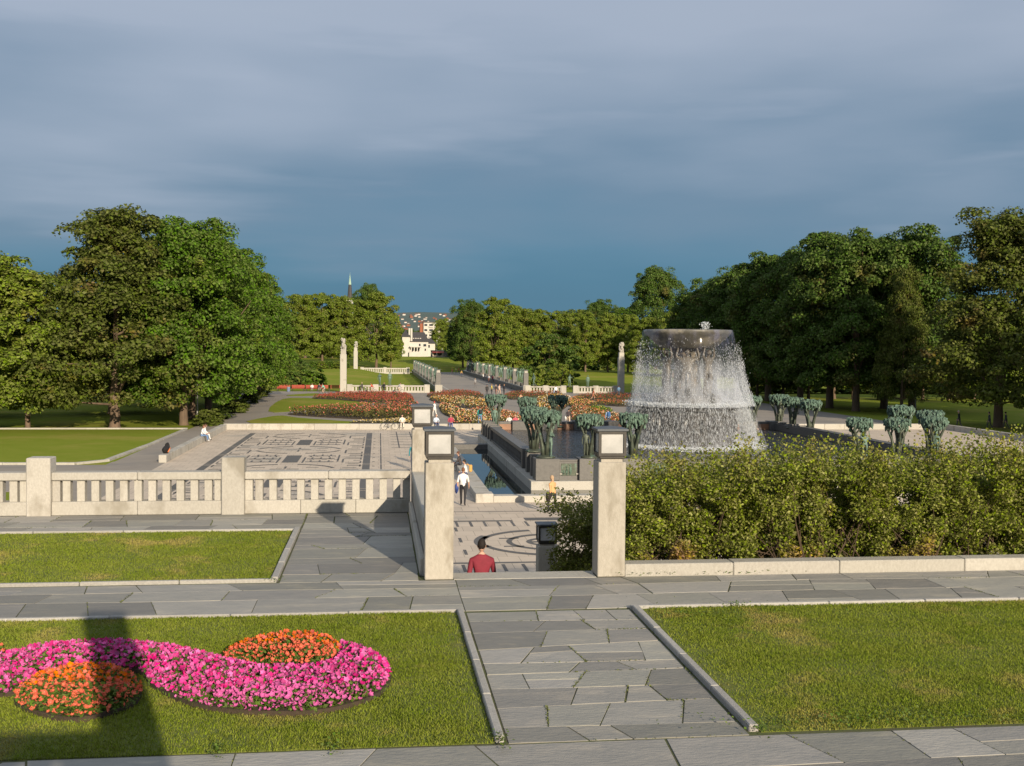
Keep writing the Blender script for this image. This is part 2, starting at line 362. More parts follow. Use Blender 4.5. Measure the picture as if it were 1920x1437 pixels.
# ---- terrace body, retaining wall, bank, stairs
b = MB(); b.box(-45, .70, -12, 25.45, -.3, T-.09); b.box(.70, 60, -12, 18.32, -.31, T-.09); struct(b.build('terrace', granite))
sheet('terrace_bed', rect(-30, 30, 2.0, 18.30), T-.008, joint)
sheet('terrace_bed', rect(-30, .70, 18.302, 25.42), T-.009, joint)
def bank_z(X, Y): return T-.1-(np.clip(Y-18.8, 0, 99)/13.0)*T
bx = np.linspace(4.2, 60, 30); by = np.linspace(18.33, 31.6, 14); X, Y = np.meshgrid(bx, by); Z = np.maximum(bank_z(X, Y), .02)
nx = len(bx); ii, jj = np.meshgrid(np.arange(nx-1), np.arange(len(by)-1)); a = (jj*nx+ii).ravel()
struct(link('bank', np_mesh('bank', np.stack([X, Y, Z], -1).reshape(-1, 3), np.stack([a, a+1, a+nx+1, a+nx], 1), soil)))
stairs = thing('stone_staircase', 'flight of pale granite steps going down between the lantern pillars', 'stairs', (2.45, 18.0, 0))
st_me = None
for i in range(25):
    z1 = T-i*T/25; y0 = (0.0 if i == 0 else .5+(i-1)*.31)
    b = MB(); b.box(-1.205, 1.215, y0, y0+(.5 if i == 0 else .31)+.03, max(0, z1-.42), z1, .01); b.build('step', granite, stairs)
# side walls of the stair
swl = thing('stair_wall', 'solid granite parapet along the stair between two lantern pillars', 'wall', (1.0, 18.46, T))
MB().box(-.2, .2, .0, 6.80, -T, .78, .012).build('wall_body', granite, swl)
MB().box(-.235, .235, .0, 6.80, .785, .97, .02).build('coping', granite, swl)
MB().box(-.30, -.205, .0, 6.80, -.05, .28, .02).build('base_course', granite, swl)
swr = thing('stair_wall', 'sloping granite wall under the dark shrub beside the steps', 'wall', (3.9, 18.5, 0))
b = MB(); b.add([(-.2, 0, 0), (.22, 0, 0), (.22, 8.2, 0), (-.2, 8.2, 0), (-.2, 0, T+.05), (.22, 0, T+.05), (.22, 8.2, .6), (-.2, 8.2, .6)],
               [(0, 1, 5, 4), (1, 2, 6, 5), (2, 3, 7, 6), (3, 0, 4, 7), (4, 5, 6, 7), (3, 2, 1, 0)]); b.build('wall_body', granite, swr)

# ---- upper terrace behind the photographer: its balustrade and pillar throw the shadow in the corner of the lawn
b = MB(); b.box(-45, 40, -14, -.75, T-.1, T+2.95); b.box(-3.2, 4, -.752, .9, T-.1, T+2.2); struct(b.build('upper_terrace', granite))

# ================================================================= BALUSTRADES
def balustrade(name, label, x0, x1, y, z, posts, nb, post_h=1.30, group=None, depth=.34):
    """posts: list of (x0,x1). Base blocks, balusters, rail blocks between them."""
    t = thing(name, label, 'balustrade', (x0, y, z), 0, group)
    edges = [x0]
    for p0, p1 in posts:
        b = MB(); b.box(p0-x0, p1-x0, -.07, depth+.07, -.02, post_h, .02); b.build('post', granite, t); edges += [p0, p1]
    edges.append(x1)
    for s0, s1 in zip(edges[::2], edges[1::2]):
        L_ = s1-s0
        if L_ < .1: continue
        n = max(1, round(L_/1.5)); 
        for i in range(n):
            a0 = s0-x0+L_*i/n+.003; a1 = s0-x0+L_*(i+1)/n-.003
            MB().box(a0, a1, 0, depth, 0, .31, .012).build('base_block', granite, t)
        n = max(1, round(L_/2.1))
        for i in range(n):
            a0 = s0-x0+L_*i/n+.002; a1 = s0-x0+L_*(i+1)/n-.002
            MB().box(a0, a1, -.02, depth+.02, .79, .97, .02).build('rail_block', granite, t)
        k = max(2, round(L_/nb)); bm = MB().box(-.085, .085, .06, depth-.06, .305, .80, .008).mesh('baluster', granite)
        for i in range(k+1):
            xx = s0-x0+min(max(L_*i/k, .088), L_-.088); link('baluster', bm, t, (xx, 0, 0))
    return t
balustrade('balustrade', 'pale granite balustrade with square balusters along the terrace edge', -16.25, .74, 25.42, T, [(-16.25, -15.74), (-12.02, -11.50), (-7.78, -7.26), (-3.54, -3.03)], .31)
balustrade('balustrade', 'granite balustrade of the upper terrace, seen only by its shadow', -9.0, .85, -1.2, T+2.95, [(-4.5, -4.0)], .31)
# retaining wall under the terrace balustrade
rw = thing('retaining_wall', 'granite retaining wall below the terrace balustrade', 'wall', (-20, 25.46, 0))
for i in range(10):
    for j in range(4): MB().box(i*2.07+.004, (i+1)*2.07-.004, 0, .3, j*.985+.003, (j+1)*.985-.003, .012).build('stone_block', granite, rw)

# ---- lantern pillars
def lantern_parts(t, z, hw=.235, h=.47):
    L_ = link('lantern', MB().box(-hw+.02, hw-.02, -hw+.02, hw-.02, z, z+.05, .01).mesh('lantern', iron), t)
    f = MB()
    for sx in (-1, 1):
        for sy in (-1, 1): f.box(sx*hw-(.045 if sx > 0 else 0), sx*hw+(.045 if sx < 0 else 0), sy*hw-(.045 if sy > 0 else 0), sy*hw+(.045 if sy < 0 else 0), z+.045, z+h)
    for sy in (-1, 1):
        for zz in (z+.05, z+h-.05):
            f.box(-hw+.046, hw-.046, sy*(hw-.022)-.02, sy*(hw-.022)+.02, zz, zz+.045); f.box(sy*(hw-.022)-.02, sy*(hw-.022)+.02, -hw+.046, hw-.046, zz, zz+.045)
    f.build('lantern_frame', iron, L_)
    for k in range(4):
        p = MB(); p.box(-hw+.05, hw-.05, -hw+.028, -hw+.036, z+.096, z+h-.052); o = p.build('pane', pane_m, L_); o.rotation_euler = (0, 0, k*math.pi/2)
    r = MB(); r.add([(-hw-.03, -hw-.03, z+h), (hw+.03, -hw-.03, z+h), (hw+.03, hw+.03, z+h), (-hw-.03, hw+.03, z+h), (-hw-.03, -hw-.03, z+h+.035), (hw+.03, -hw-.03, z+h+.035), (hw+.03, hw+.03, z+h+.035), (-hw-.03, hw+.03, z+h+.035), (0, 0, z+h+.075)],
        [(3, 2, 1, 0), (0, 1, 5, 4), (1, 2, 6, 5), (2, 3, 7, 6), (3, 0, 4, 7), (4, 5, 8), (5, 6, 8), (6, 7, 8), (7, 4, 8)])
    r.build('lantern_roof', lead, L_)
def pillar(label, x, y, z, h=1.94, group='granite lantern pillars'):
    t = thing('lantern_pillar', label, 'pillar', (x, y, z), 0, group)
    MB().box(-.235, .235, -.235, .235, 0, h, .012).build('shaft', pillar_st, t)
    MB().box(-.185, .185, -.185, .185, h-.01, h+.06, .006).build('neck', pillar_st, t)
    lantern_parts(t, h+.055)
    return t
pillar('granite lantern pillar at the stair head beside the solid parapet', 1.005, 18.215, T)
pillar('granite lantern pillar at the stair head beside the leafy hedge', 3.905, 18.215, T)
pillar('granite lantern pillar at the end of the terrace balustrade', 1.005, 25.50, T)
pillar('granite lantern pillar half hidden by the dark shrub on the stair', 4.23, 27.2, 0, 2.82)
pillar('granite lantern pillar on the upper terrace behind the flower lawn', 1.10, -1.03, T+2.95, 2.02)

# ---- low wall in front of the hedge
lw = thing('low_wall', 'low pale granite wall between the flagstones and the leafy hedge', 'wall', (4.14, 18.0, T))
x = 0.0
for i in range(9):
    s = random.choice((1.9, 2.1, 2.3)); MB().box(x+.004, x+s-.004, 0, .34, -.06, .21+random.uniform(-.004, .004), .015).build('wall_block', granite, lw); x += s

# ================================================================= FLAGSTONES, KERBS AND LAWNS OF THE TERRACE
flags = struct(link('flagstones', None)); moss_seg = []
def flag_area(x0, x1, y0, y1, rh, ln, wild=1.0):
    y = y0; prev = None
    rows = max(1, round((y1-y0)/rh)); hs = np.array([random.uniform(.6, 1.4) for _ in range(rows)]); hs = hs/hs.sum()*(y1-y0)
    nodes = 12
    def edge(c): 
        ph = random.random()*9; amp = random.uniform(.01, .05); sl = random.uniform(-.035, .035)*wild
        return lambda x: c+amp*math.sin(x*.9+ph)+sl*(x-(x0+x1)/2)*(1 if abs(x1-x0) < 5 else .3)
    lo = lambda x: y0
    for r in range(rows):
        y += hs[r]; hi = (lambda x: y1) if r == rows-1 else edge(y)
        xs_ = [x0]
        while xs_[-1] < x1-ln*.5: xs_.append(xs_[-1]+random.uniform(ln*.55, ln*1.45))
        if x1-xs_[-1] < ln*.35 and len(xs_) > 1: xs_[-1] = x1
        else: xs_.append(x1)
        top = [xs_[0]]+[q+random.uniform(-.30, .30)*min(1, ln)*min(wild, 1.25) for q in xs_[1:-1]]+[xs_[-1]]
        for i in range(len(xs_)-1):
            g = random.choice((.004, .006, .006, .009, .013))
            if random.random() < .4: moss_seg.append(((xs_[i+1], lo(xs_[i+1])), (top[i+1], hi(top[i+1]))))
            ax, bx_, cx, dx = xs_[i]+g, xs_[i+1]-g, top[i+1]-g, top[i]+g
            if min(bx_-ax, cx-dx) < .15: continue
            if random.random() < .18: moss_seg.append(((ax, lo(ax)), (bx_, lo(bx_))))
            def emit(poly):
                n = len(poly); mx = sum(p[0] for p in poly)/n; my = sum(p[1] for p in poly)/n
                q = [(p[0]-mx, p[1]-my) for p in poly]
                k = MB(); k.prism(q, -.05, 0, inset=.0025); o = k.build('flagstone', slate, flags, loc=(mx, my, T+random.uniform(-.002, .003)))
                o.rotation_euler = (random.uniform(-.002, .002), random.uniform(-.002, .002), 0)
            lo1, lo2, hi2, hi1 = lo(ax)+g, lo(bx_)+g, hi(cx)-g, hi(dx)-g
            if random.random() < .22 and min(hi2-lo2, hi1-lo1) > .5:
                k = random.uniform(.35, .65); j1 = lo1+(hi1-lo1)*k; j2 = lo2+(hi2-lo2)*(k+random.uniform(-.12, .12)); ex = ax+(dx-ax)*k; fx = bx_+(cx-bx_)*k
                emit([(ax, lo1), (bx_, lo2), (fx, j2-g), (ex, j1-g)]); emit([(ex, j1+g), (fx, j2+g), (cx, hi2), (dx, hi1)])
            else:
                mxx = (ax+bx_)/2; emit([(ax, lo1), (mxx, lo(mxx)+g), (bx_, lo2), (cx, hi2), ((cx+dx)/2, hi((cx+dx)/2)-g), (dx, hi1)])
        lo = hi
random.seed(21)
flag_area(1.27, 3.70, 10.45, 15.72, .56, .74, 2.6)
flag_area(-9.5, 1.27, 15.82, 17.95, .66, 1.15)
flag_area(1.27, 14, 15.82, 17.98, .62, 1.0)
flag_area(-6.5, 9.5, 7.2, 10.43, .72, 1.25)
flag_area(-1.60, .68, 17.97, 25.40, .66, .95)
flag_area(-12, -1.62, 23.12, 25.40, .72, 1.2)
kt = .065
kerb_line('lawn_kerb', [(1.19, 10.5), (1.19, 15.72)], .09, kt, 1.3, kerb_st, T)
kerb_line('lawn_kerb', [(-12, 15.77), (1.24, 15.77)], .08, .045, 1.6, kerb_st, T)
kerb_line('lawn_kerb', [(3.78, 10.55), (3.78, 15.72)], .10, kt, 1.4, kerb_st, T)
kerb_line('lawn_kerb', [(3.72, 15.77), (16, 15.77)], .09, .05, 1.6, kerb_st, T)
kerb_line('lawn_kerb', [(-1.68, 18.12), (-1.68, 23.1)], .11, .07, 1.4, kerb_st, T)
kerb_line('lawn_kerb', [(-14, 23.06), (-1.63, 23.06)], .09, .05, 1.7, kerb_st, T)
kerb_line('lawn_kerb', [(-14, 18.06), (-1.63, 18.06)], .08, .05, 1.6, kerb_st, T)

# flower bed outlines on the terrace lawn
zb = T+.13
PINK = smooth_poly(gp([(-60, 1232), (0, 1224), (60, 1208), (150, 1200), (230, 1197), (300, 1203), (360, 1212), (420, 1228), (500, 1243), (600, 1240), (636, 1218), (632, 1197), (680, 1207), (718, 1226), (733, 1255), (712, 1285), (660, 1306), (580, 1320), (480, 1320), (400, 1313), (340, 1298), (285, 1270), (262, 1245), (200, 1239), (130, 1243), (80, 1260), (40, 1280), (0, 1288), (-60, 1296)], zb), 3)
ORA = smooth_poly(gp([(418, 1225), (450, 1203), (520, 1190), (600, 1189), (634, 1199), (634, 1216), (598, 1236), (500, 1238)], zb), 3)
ORB = smooth_poly(gp([(27, 1295), (45, 1272), (90, 1254), (160, 1245), (230, 1246), (260, 1265), (264, 1290), (240, 1310), (190, 1325), (140, 1333), (80, 1324), (40, 1310)], zb), 3)
ORC = smooth_poly(gp([(-60, 1205), (-10, 1200), (12, 1212), (2, 1222), (-60, 1228)], zb), 3)
def grass(name, x0, x1, y0, y1, dens, h, holes=(), bare=None):
    z = T+.003
    o = sheet(name, rect(x0, x1, y0, y1), z, turf, .08)
    n = int((x1-x0)*(y1-y0)*dens); P = np.stack([rng.uniform(x0-.02, x1+.02, n), rng.uniform(y0-.03, y1+.02, n)], 1)
    # thinner, uneven growth: drop blades in noise patches and along worn edges
    pat = np.sin(P[:, 0]*2.3+np.sin(P[:, 1]*1.7)*1.4)*np.sin(P[:, 1]*2.9+np.sin(P[:, 0]*1.1)*2)
    keep = rng.uniform(size=n) < .80+.2*pat
    for q in holes: keep &= ~inside(q, P)
    if bare is not None: keep &= rng.uniform(size=n) < np.clip(bare(P[:, 0], P[:, 1]), 0, 1)
    P = P[keep]; n = len(P); a = rng.uniform(0, 2*np.pi, n); hh = h*rng.uniform(.45, 1.25, n)*(1+.18*pat[keep]); wd = rng.uniform(.003, .0055, n)
    ln = rng.normal(0, .45, (n, 2))*hh[:, None]
    base = np.column_stack([P, np.full(n, z-.002)]); d = np.column_stack([np.cos(a)*wd, np.sin(a)*wd, np.zeros(n)])
    tip = base+np.column_stack([ln, hh]); mid = base+np.column_stack([ln*.35, hh*.6])
    v = np.stack([base-d, base+d, mid+d*.8, tip, mid-d*.8], 1).reshape(-1, 3); f5 = np.arange(n*5).reshape(n, 5)
    g = link('grass', np_mesh('grass', v, f5, blade_m)); g['label'] = 'short mown grass of a terrace lawn'; g['category'] = 'grass'; stuff(g)
grass('terrace_lawn', -7.5, 1.13, 10.48, 15.73, 5200, .030, (PINK, ORA, ORB, ORC), lambda x, y: .2+(1.13-x)*2.2)
grass('terrace_lawn', 3.845, 13.0, 10.52, 15.725, 5200, .030, (), lambda x, y: .1+(x-3.845)*2.0)
grass('terrace_lawn', -11.5, -1.74, 18.10, 23.02, 3200, .030)
mp_ = []
for (a0, b0), (a1, b1) in moss_seg:
    n = int(math.hypot(a1-a0, b1-b0)*random.choice((15, 40, 90))); t_ = rng.uniform(0, 1, n)**random.choice((.6, 1, 1.8))
    mp_.append(np.column_stack([a0+(a1-a0)*t_+rng.normal(0, .008, n), b0+(b1-b0)*t_+rng.normal(0, .008, n), np.full(n, T)+rng.uniform(-.005, .012, n)]))
mp_ = np.vstack(mp_); v, f4 = leaf_quads(mp_, np.column_stack([rng.normal(0, .5, (len(mp_), 2)), np.ones(len(mp_))]), .022, .8)
o = link('moss', np_mesh('moss', v, f4, mat('moss', (.14, .16, .03), (.10, .12, .03), 3, .95, island=.3))); o['label'] = 'moss and small weeds growing in the flagstone joints'; o['category'] = 'moss'; stuff(o)
# clover and weeds in joints
P = np.vstack([np.column_stack([rng.normal(cx, sx, n), rng.normal(cy, sy, n), np.full(n, T+.03)+rng.uniform(0, .05, n)]) for cx, cy, sx, sy, n in
    [(5.0, 10.7, .8, .10, 420), (4.6, 15.2, .5, .2, 160), (3.83, 10.5, .04, .10, 60), (1.2, 10.45, .04, .12, 70), (-.4, 10.42, .05, .12, 60), (-1.5, 10.42, .04, .1, 50), (6.9, 10.5, .8, .06, 150), (4.6, 17.96, .4, .02, 40), (6.2, 17.97, .5, .02, 40), (-1.7, 18.0, .1, .05, 40), (5.2, 14.9, .7, .5, 200), (5.3, 15.72, .1, .05, 60)]])
v, f4 = leaf_quads(P, np.column_stack([rng.normal(0, .4, (len(P), 2)), np.ones(len(P))]), .03, .8)
o = link('weeds', np_mesh('weeds', v, f4, bedleaf)); o['label'] = 'small weeds and clover along the flagstone joints'; o['category'] = 'weeds'; stuff(o)
# moss along the open joints
def blossom_mesh(name, M, r):
    b = MB(); vs = [(0, 0, -.006)]; n = 10
    for j in range(n):
        t = 2*math.pi*j/n; q = r*(1.0 if j % 2 == 0 else .70); vs.append((q*math.cos(t), q*math.sin(t), .012 if j % 2 == 0 else .004))
    b.add(vs, [(0, 1+j, 1+(j+1) % n) for j in range(n)], 0)
    b.add([(r*.16*math.cos(t), r*.16*math.sin(t), .004) for t in (0, 2.09, 4.19)], [(0, 1, 2)], 1)
    return b.mesh(name, [M, eye_p])
def flower_bed(label, poly, M, hmax, nleaf, nbloom, npart, rblo, blo_name='blossom'):
    cx, cy = np.mean(np.array(poly), 0); t = thing('flower_bed', label, 'flower bed', (cx, cy, T), 0, 'summer flower beds on the terrace lawn')
    q = [(x-cx, y-cy) for x, y in poly]
    MB().prism(q, 0.0, .06).build('soil', soil, t)
    def height(P): return .07+hmax*np.clip(edge_dist(q, P)/.28, 0, 1)**.6
    P = sample(q, nleaf); z = height(P)*rng.uniform(.3, .97, nleaf)
    v, f4 = leaf_quads(np.column_stack([P, z]), np.column_stack([rng.normal(0, .7, (nleaf, 2)), np.ones(nleaf)]), .055, .7)
    o = link('foliage', np_mesh('foliage', v, f4, bedleaf), t); stuff(o)
    P = sample(q, nbloom*3)
    # keep blooms apart so that they read singly
    kept = []; grid = {}
    for p in P:
        k = (int(p[0]/(rblo*1.35)), int(p[1]/(rblo*1.35)))
        if k in grid: continue
        grid[k] = 1; kept.append(p)
        if len(kept) >= nbloom: break
    P = np.array(kept); z = height(P)*rng.uniform(.80, 1.12, len(P)); order = np.argsort(P[:, 1])
    me = [blossom_mesh(blo_name, M, rblo*s) for s in (.7, .85, 1.0, 1.2, 1.35)]
    rest = MB()
    for i, k in enumerate(order):
        rx, ry = random.gauss(.5, .5), random.gauss(0, .5); s = random.choice(me)
        if i < npart:
            o = link(blo_name, s, t, (P[k, 0], P[k, 1], z[k]), random.uniform(0, 6)); o.rotation_euler = (rx, ry, random.uniform(0, 6))
        else:
            mt = Matrix.Translation((P[k, 0], P[k, 1], z[k])) @ Matrix.Rotation(rx, 4, 'X') @ Matrix.Rotation(ry, 4, 'Y') @ Matrix.Rotation(random.uniform(0, 6), 4, 'Z')
            vs = [mt @ vv.co for vv in s.vertices]
            rest.add(vs, [tuple(p.vertices) for p in s.polygons if p.material_index == 0], 0)
    if rest.v: stuff(rest.build('blossoms', [M], t))
    return t
flower_bed('long winding bed of pink flowers on the terrace lawn', PINK, pink, .11, 14000, 3000, 300, .028)
flower_bed('mound of orange flowers along the back edge of the pink bed', ORA, orange, .15, 4200, 640, 280, .025)
flower_bed('round mound of orange flowers half in the pillar shadow', ORB, orange, .13, 4600, 640, 280, .026)
flower_bed('small tip of orange flowers cut off by the picture edge', ORC, orange, .20, 500, 60, 60, .030)

# ================================================================= FIGURES (one continuous skinned body per pose)
def limb(hip, knee, ankle, toe): return [hip, knee, ankle, toe]
POSES = {}
def mk_pose(name, lean=0.0, legs=None, arms=None, pelvis=(0, 0, .95)):
    px, py, pz = pelvis; l = lean
    sp = [(px, py, pz), (px, py+.20*l, pz+.20), (px, py+.42*l, pz+.41), (px, py+.55*l, pz+.555), (px, py+.60*l+.01, pz+.615)]
    POSES[name] = dict(spine=sp, legs=legs, arms=arms, pelvis=pelvis, lean=l)
def std_legs(f=0.0, sw=.1):
    return [[(-sw, f*.05, .92), (-sw-.005, f*.24, .50), (-sw, f*.28-(.05 if f else 0), .085), (-sw-.02, f*.28+.12, .035)],
            [(sw, -f*.05, .92), (sw+.005, -f*.10, .50), (sw, -f*.42, .10+abs(f)*.07), (sw+.02, -f*.42+.13, .035+abs(f)*.01)]]
def std_arms(f=0.0, out=.0, l=0.0):
    return [[(-.195, .42*l, 1.385), (-.25-out, .35*l-f*.10, 1.12), (-.255-out, .3*l+.05-f*.14+.03, .88), (-.25-out, .3*l+.09-f*.15+.03, .79)],
            [(.195, .42*l, 1.385), (.25+out, .35*l+f*.10, 1.12), (.255+out, .3*l+.10+f*.16, .89), (.25+out, .3*l+.15+f*.20, .80)]]
mk_pose('stand', 0, std_legs(0), std_arms(0))
mk_pose('walk', .06, std_legs(.75), std_arms(.8, 0, .06))
mk_pose('stride', .10, std_legs(1.1), std_arms(1.3, .02, .1))
sit_legs = [[(-.1, .02, .44), (-.12, .45, .47), (-.13, .47, .085), (-.14, .61, .035)], [(.1, .02, .44), (.12, .43, .47), (.12, .52, .085), (.13, .66, .035)]]
def sit_arms(l): return [[(-.195, .42*l, .89), (-.27, .12+.3*l, .66), (-.14, .30+.2*l, .58), (-.08, .38+.2*l, .57)], [(.195, .42*l, .89), (.27, .12+.3*l, .66), (.14, .30+.2*l, .58), (.08, .38+.2*l, .57)]]
mk_pose('sit', .25, sit_legs, sit_arms(.25), (0, 0, .46))
bl = [[(-.09, .05, .93), (-.1, .42, .72), (-.1, .30, .33), (-.1, .44, .29)], [(.09, .05, .93), (.1, .32, .55), (.1, .12, .16), (.1, .27, .13)]]
mk_pose('ride', .75, bl, [[(-.19, .34, 1.33), (-.24, .44, 1.10), (-.24, .62, 1.0), (-.23, .70, .99)], [(.19, .34, 1.33), (.24, .44, 1.10), (.24, .62, 1.0), (.23, .70, .99)]], (0, 0, .95))
mk_pose('raise', 0, std_legs(.2, .13), [[(-.2, 0, 1.39), (-.36, .02, 1.52), (-.30, .03, 1.78), (-.28, .03, 1.87)], [(.2, 0, 1.39), (.36, .02, 1.52), (.30, .03, 1.78), (.28, .03, 1.87)]])
mk_pose('reach', .05, std_legs(.4), [[(-.2, .02, 1.39), (-.33, .16, 1.25), (-.30, .36, 1.38), (-.29, .44, 1.42)], [(.2, .02, 1.39), (.28, -.06, 1.15), (.27, .05, .92), (.26, .09, .84)]])
BODY = {}
SLOTS = [None]*6
ph_mats = [mat('slot_skin', (.55, .32, .22)), mat('slot_top', (.5, .5, .5)), mat('slot_bottom', (.1, .1, .12)), mat('slot_shoe', (.03, .03, .03)), mat('slot_forearm', (.5, .3, .2)), mat('slot_shin', (.1, .1, .1))]
def body_mesh(name):
    if name in BODY: return BODY[name]
    P = POSES[name]; vs, es, rs = [], [], []
    def v(p, r): vs.append(p); rs.append(r); return len(vs)-1
    sp = P['spine']; prev = None
    for p, r in zip(sp, ((.150, .110), (.138, .100), (.165, .115), (.058, .058), (.056, .062))):
        i = v(p, r)
        if prev is not None: es.append((prev, i))
        prev = i
    for leg in P['legs']:
        prev = 0
        for p, r in zip(leg, ((.098, .098), (.062, .064), (.042, .045), (.038, .030))): i = v(p, r); es.append((prev, i)); prev = i
    for arm in P['arms']:
        prev = 2
        for p, r in zip(arm, ((.072, .070), (.047, .047), (.032, .034), (.040, .020))): i = v(p, r); es.append((prev, i)); prev = i
    me = bpy.data.meshes.new('tmp'); me.from_pydata(vs, es, []); o = bpy.data.objects.new('tmp', me); col.objects.link(o)
    sk_ = o.modifiers.new('s', 'SKIN'); sk_.use_smooth_shade = True
    for i, r in enumerate(rs): me.skin_vertices[0].data[i].radius = r; me.skin_vertices[0].data[i].use_root = (i == 0)
    sb = o.modifiers.new('b', 'SUBSURF'); sb.levels = 1; sb.render_levels = 1
    dg = bpy.context.evaluated_depsgraph_get(); ev = bpy.data.meshes.new_from_object(o.evaluated_get(dg))
    verts = [tuple(q.co) for q in ev.vertices]; faces = [tuple(p.vertices) for p in ev.polygons]
    bpy.data.objects.remove(o); bpy.data.meshes.remove(me); bpy.data.meshes.remove(ev)
    # which bone is nearest decides the clothing
    segs = []; S = [np.array(p) for p in sp]
    segs += [(S[0], S[1], 2 if False else 1), (S[1], S[2], 1), (S[2], S[3], 1), (S[3], S[4], 0)]
    segs += [(np.array(P['pelvis'])-np.array([0, 0, .08]), np.array(P['pelvis']), 2)]
    for leg in P['legs']: q = [np.array(p) for p in leg]; segs += [(q[0], q[1], 2), (q[1], q[2], 5), (q[2]-np.array([0, 0, .02]), q[3], 3)]
    for arm in P['arms']: q = [np.array(p) for p in arm]; segs += [(S[2], q[0], 1), (q[0], q[1], 1), (q[1], q[2], 4), (q[2], q[3], 0)]
    C_ = np.array([np.mean([verts[i] for i in f], 0) for f in faces]); best = np.full(len(C_), 1e9); mi = np.zeros(len(C_), int)
    for a_, b_, k in segs:
        ab = b_-a_; t = np.clip(((C_-a_)@ab)/(ab@ab), 0, 1)[:, None]; d = np.linalg.norm(C_-(a_+t*ab), axis=1)
        q = d < best; best[q] = d[q]; mi[q] = k
    m = MB(); m.v = verts; m.f = faces; m.m = list(map(int, mi))
    # head: skull, nose, ears; fingers
    h = Vector(sp[4])+Vector((0, .02, .10)); random.seed(3)
    m.blob(h, (.074, .092, .118), 12, 9, 0); m.blob(h+Vector((0, .095, -.015)), (.014, .02, .022), 6, 4, 0)
    for s_ in (-1, 1): m.blob(h+Vector((s_*.076, -.005, -.01)), (.012, .02, .03), 6, 4, 0)
    for arm in P['arms']:
        w_, e_ = Vector(arm[2]), Vector(arm[3]); d = (e_-w_).normalized(); sd_ = d.cross(Vector((1, 0, 0))).normalized()
        for k_, ln in zip((-1.5, -.5, .5, 1.5), (.065, .078, .075, .058)):
            p = e_+sd_*k_*.018; m.tube([p, p+d*ln*.55+Vector((0, .006, 0)), p+d*ln+Vector((0, .016, 0))], [.0095, .009, .007], 5)
        p = e_-d*.03+sd_*.035; m.tube([p, p+sd_*.02+d*.03, p+sd_*.022+d*.06], [.011, .010, .008], 5)
    BODY[name] = (m, h); me = m.mesh('body_'+name, ph_mats, True); BODY[name] = (me, h, m); return BODY[name]
def hair_mesh(style):
    m = MB(); random.seed(5)
    if style == 'long':
        m.blob((0, -.012, .015), (.088, .104, .125), 12, 8, .04); m.blob((0, -.06, -.10), (.078, .05, .13), 10, 6, .06)
    elif style == 'cap':
        m.blob((0, 0, .045), (.083, .10, .09), 12, 6, 0); m.box(-.06, .06, .08, .17, .03, .045, .005)
    else: m.blob((0, -.016, .028), (.083, .098, .112), 12, 8, .05)
    return m
HAIR = {}
SKIN = plain((.56, .34, .25), .6)
def person(label, x, y, z=0.0, rz=0.0, pose='stand', top=(.5, .5, .5), bottom=(.05, .05, .07), shoes=(.03, .03, .03), hair=(.08, .05, .03), short=False, shorts=False, h=1.0, style='short', bag=None, skirt=None, group=None):
    t = thing('person', label, 'person', (x, y, z), rz, group, h)
    me, hd, _ = body_mesh(pose); o = link('body', me, t)
    for i, mm in enumerate((SKIN, plain(top), plain(bottom), plain(shoes), SKIN if short else plain(top), SKIN if shorts else plain(bottom))):
        o.material_slots[i].link = 'OBJECT'; o.material_slots[i].material = mm
    key = (style, hair)
    if key not in HAIR: HAIR[key] = hair_mesh(style).mesh('hair', plain(hair), True)
    link('hair', HAIR[key], t, hd)
    P = POSES[pose]
    if skirt:
        b = MB(); zt, zb_, c = skirt; b.lathe([(.15, zt), (.19, (zt+zb_)/2+.1), (.235, zb_), (.225, zb_+.005)], 14, wob=.05); b.build('coat', plain(c), t, True)
    if bag:
        kind, c = bag; b = MB()
        if kind == 'shoulder': b.box(.20, .30, -.16, .16, .68, 1.0, .04); b.tube([(.25, 0, 1.0), (.10, .13, 1.25), (-.10, .05, 1.45), (-.02, -.11, 1.3), (.2, -.12, 1.02)], .014, 6)
        elif kind == 'hand': b.box(.22, .30, -.02, .32, .42, .70, .04); b.tube([(.26, .05, .69), (.26, .10, .80), (.26, .22, .80), (.26, .25, .69)], .012, 6)
        elif kind == 'jacket': b.blob((-.30, .03, .80), (.09, .14, .24), 9, 7, .2)
        elif kind == 'back':
            z0 = P['pelvis'][2]+.12; b.box(-.15, .15, -.30, -.12, z0, z0+.42, .05)
            for s_ in (-.1, .1): b.tube([(s_, -.14, z0+.38), (s_, .0, z0+.46), (s_, .13, z0+.33), (s_, .06, z0+.05)], .018, 6)
        b.build({'jacket': 'carried_jacket'}.get(kind, 'bag'), plain(c), t)
    return t

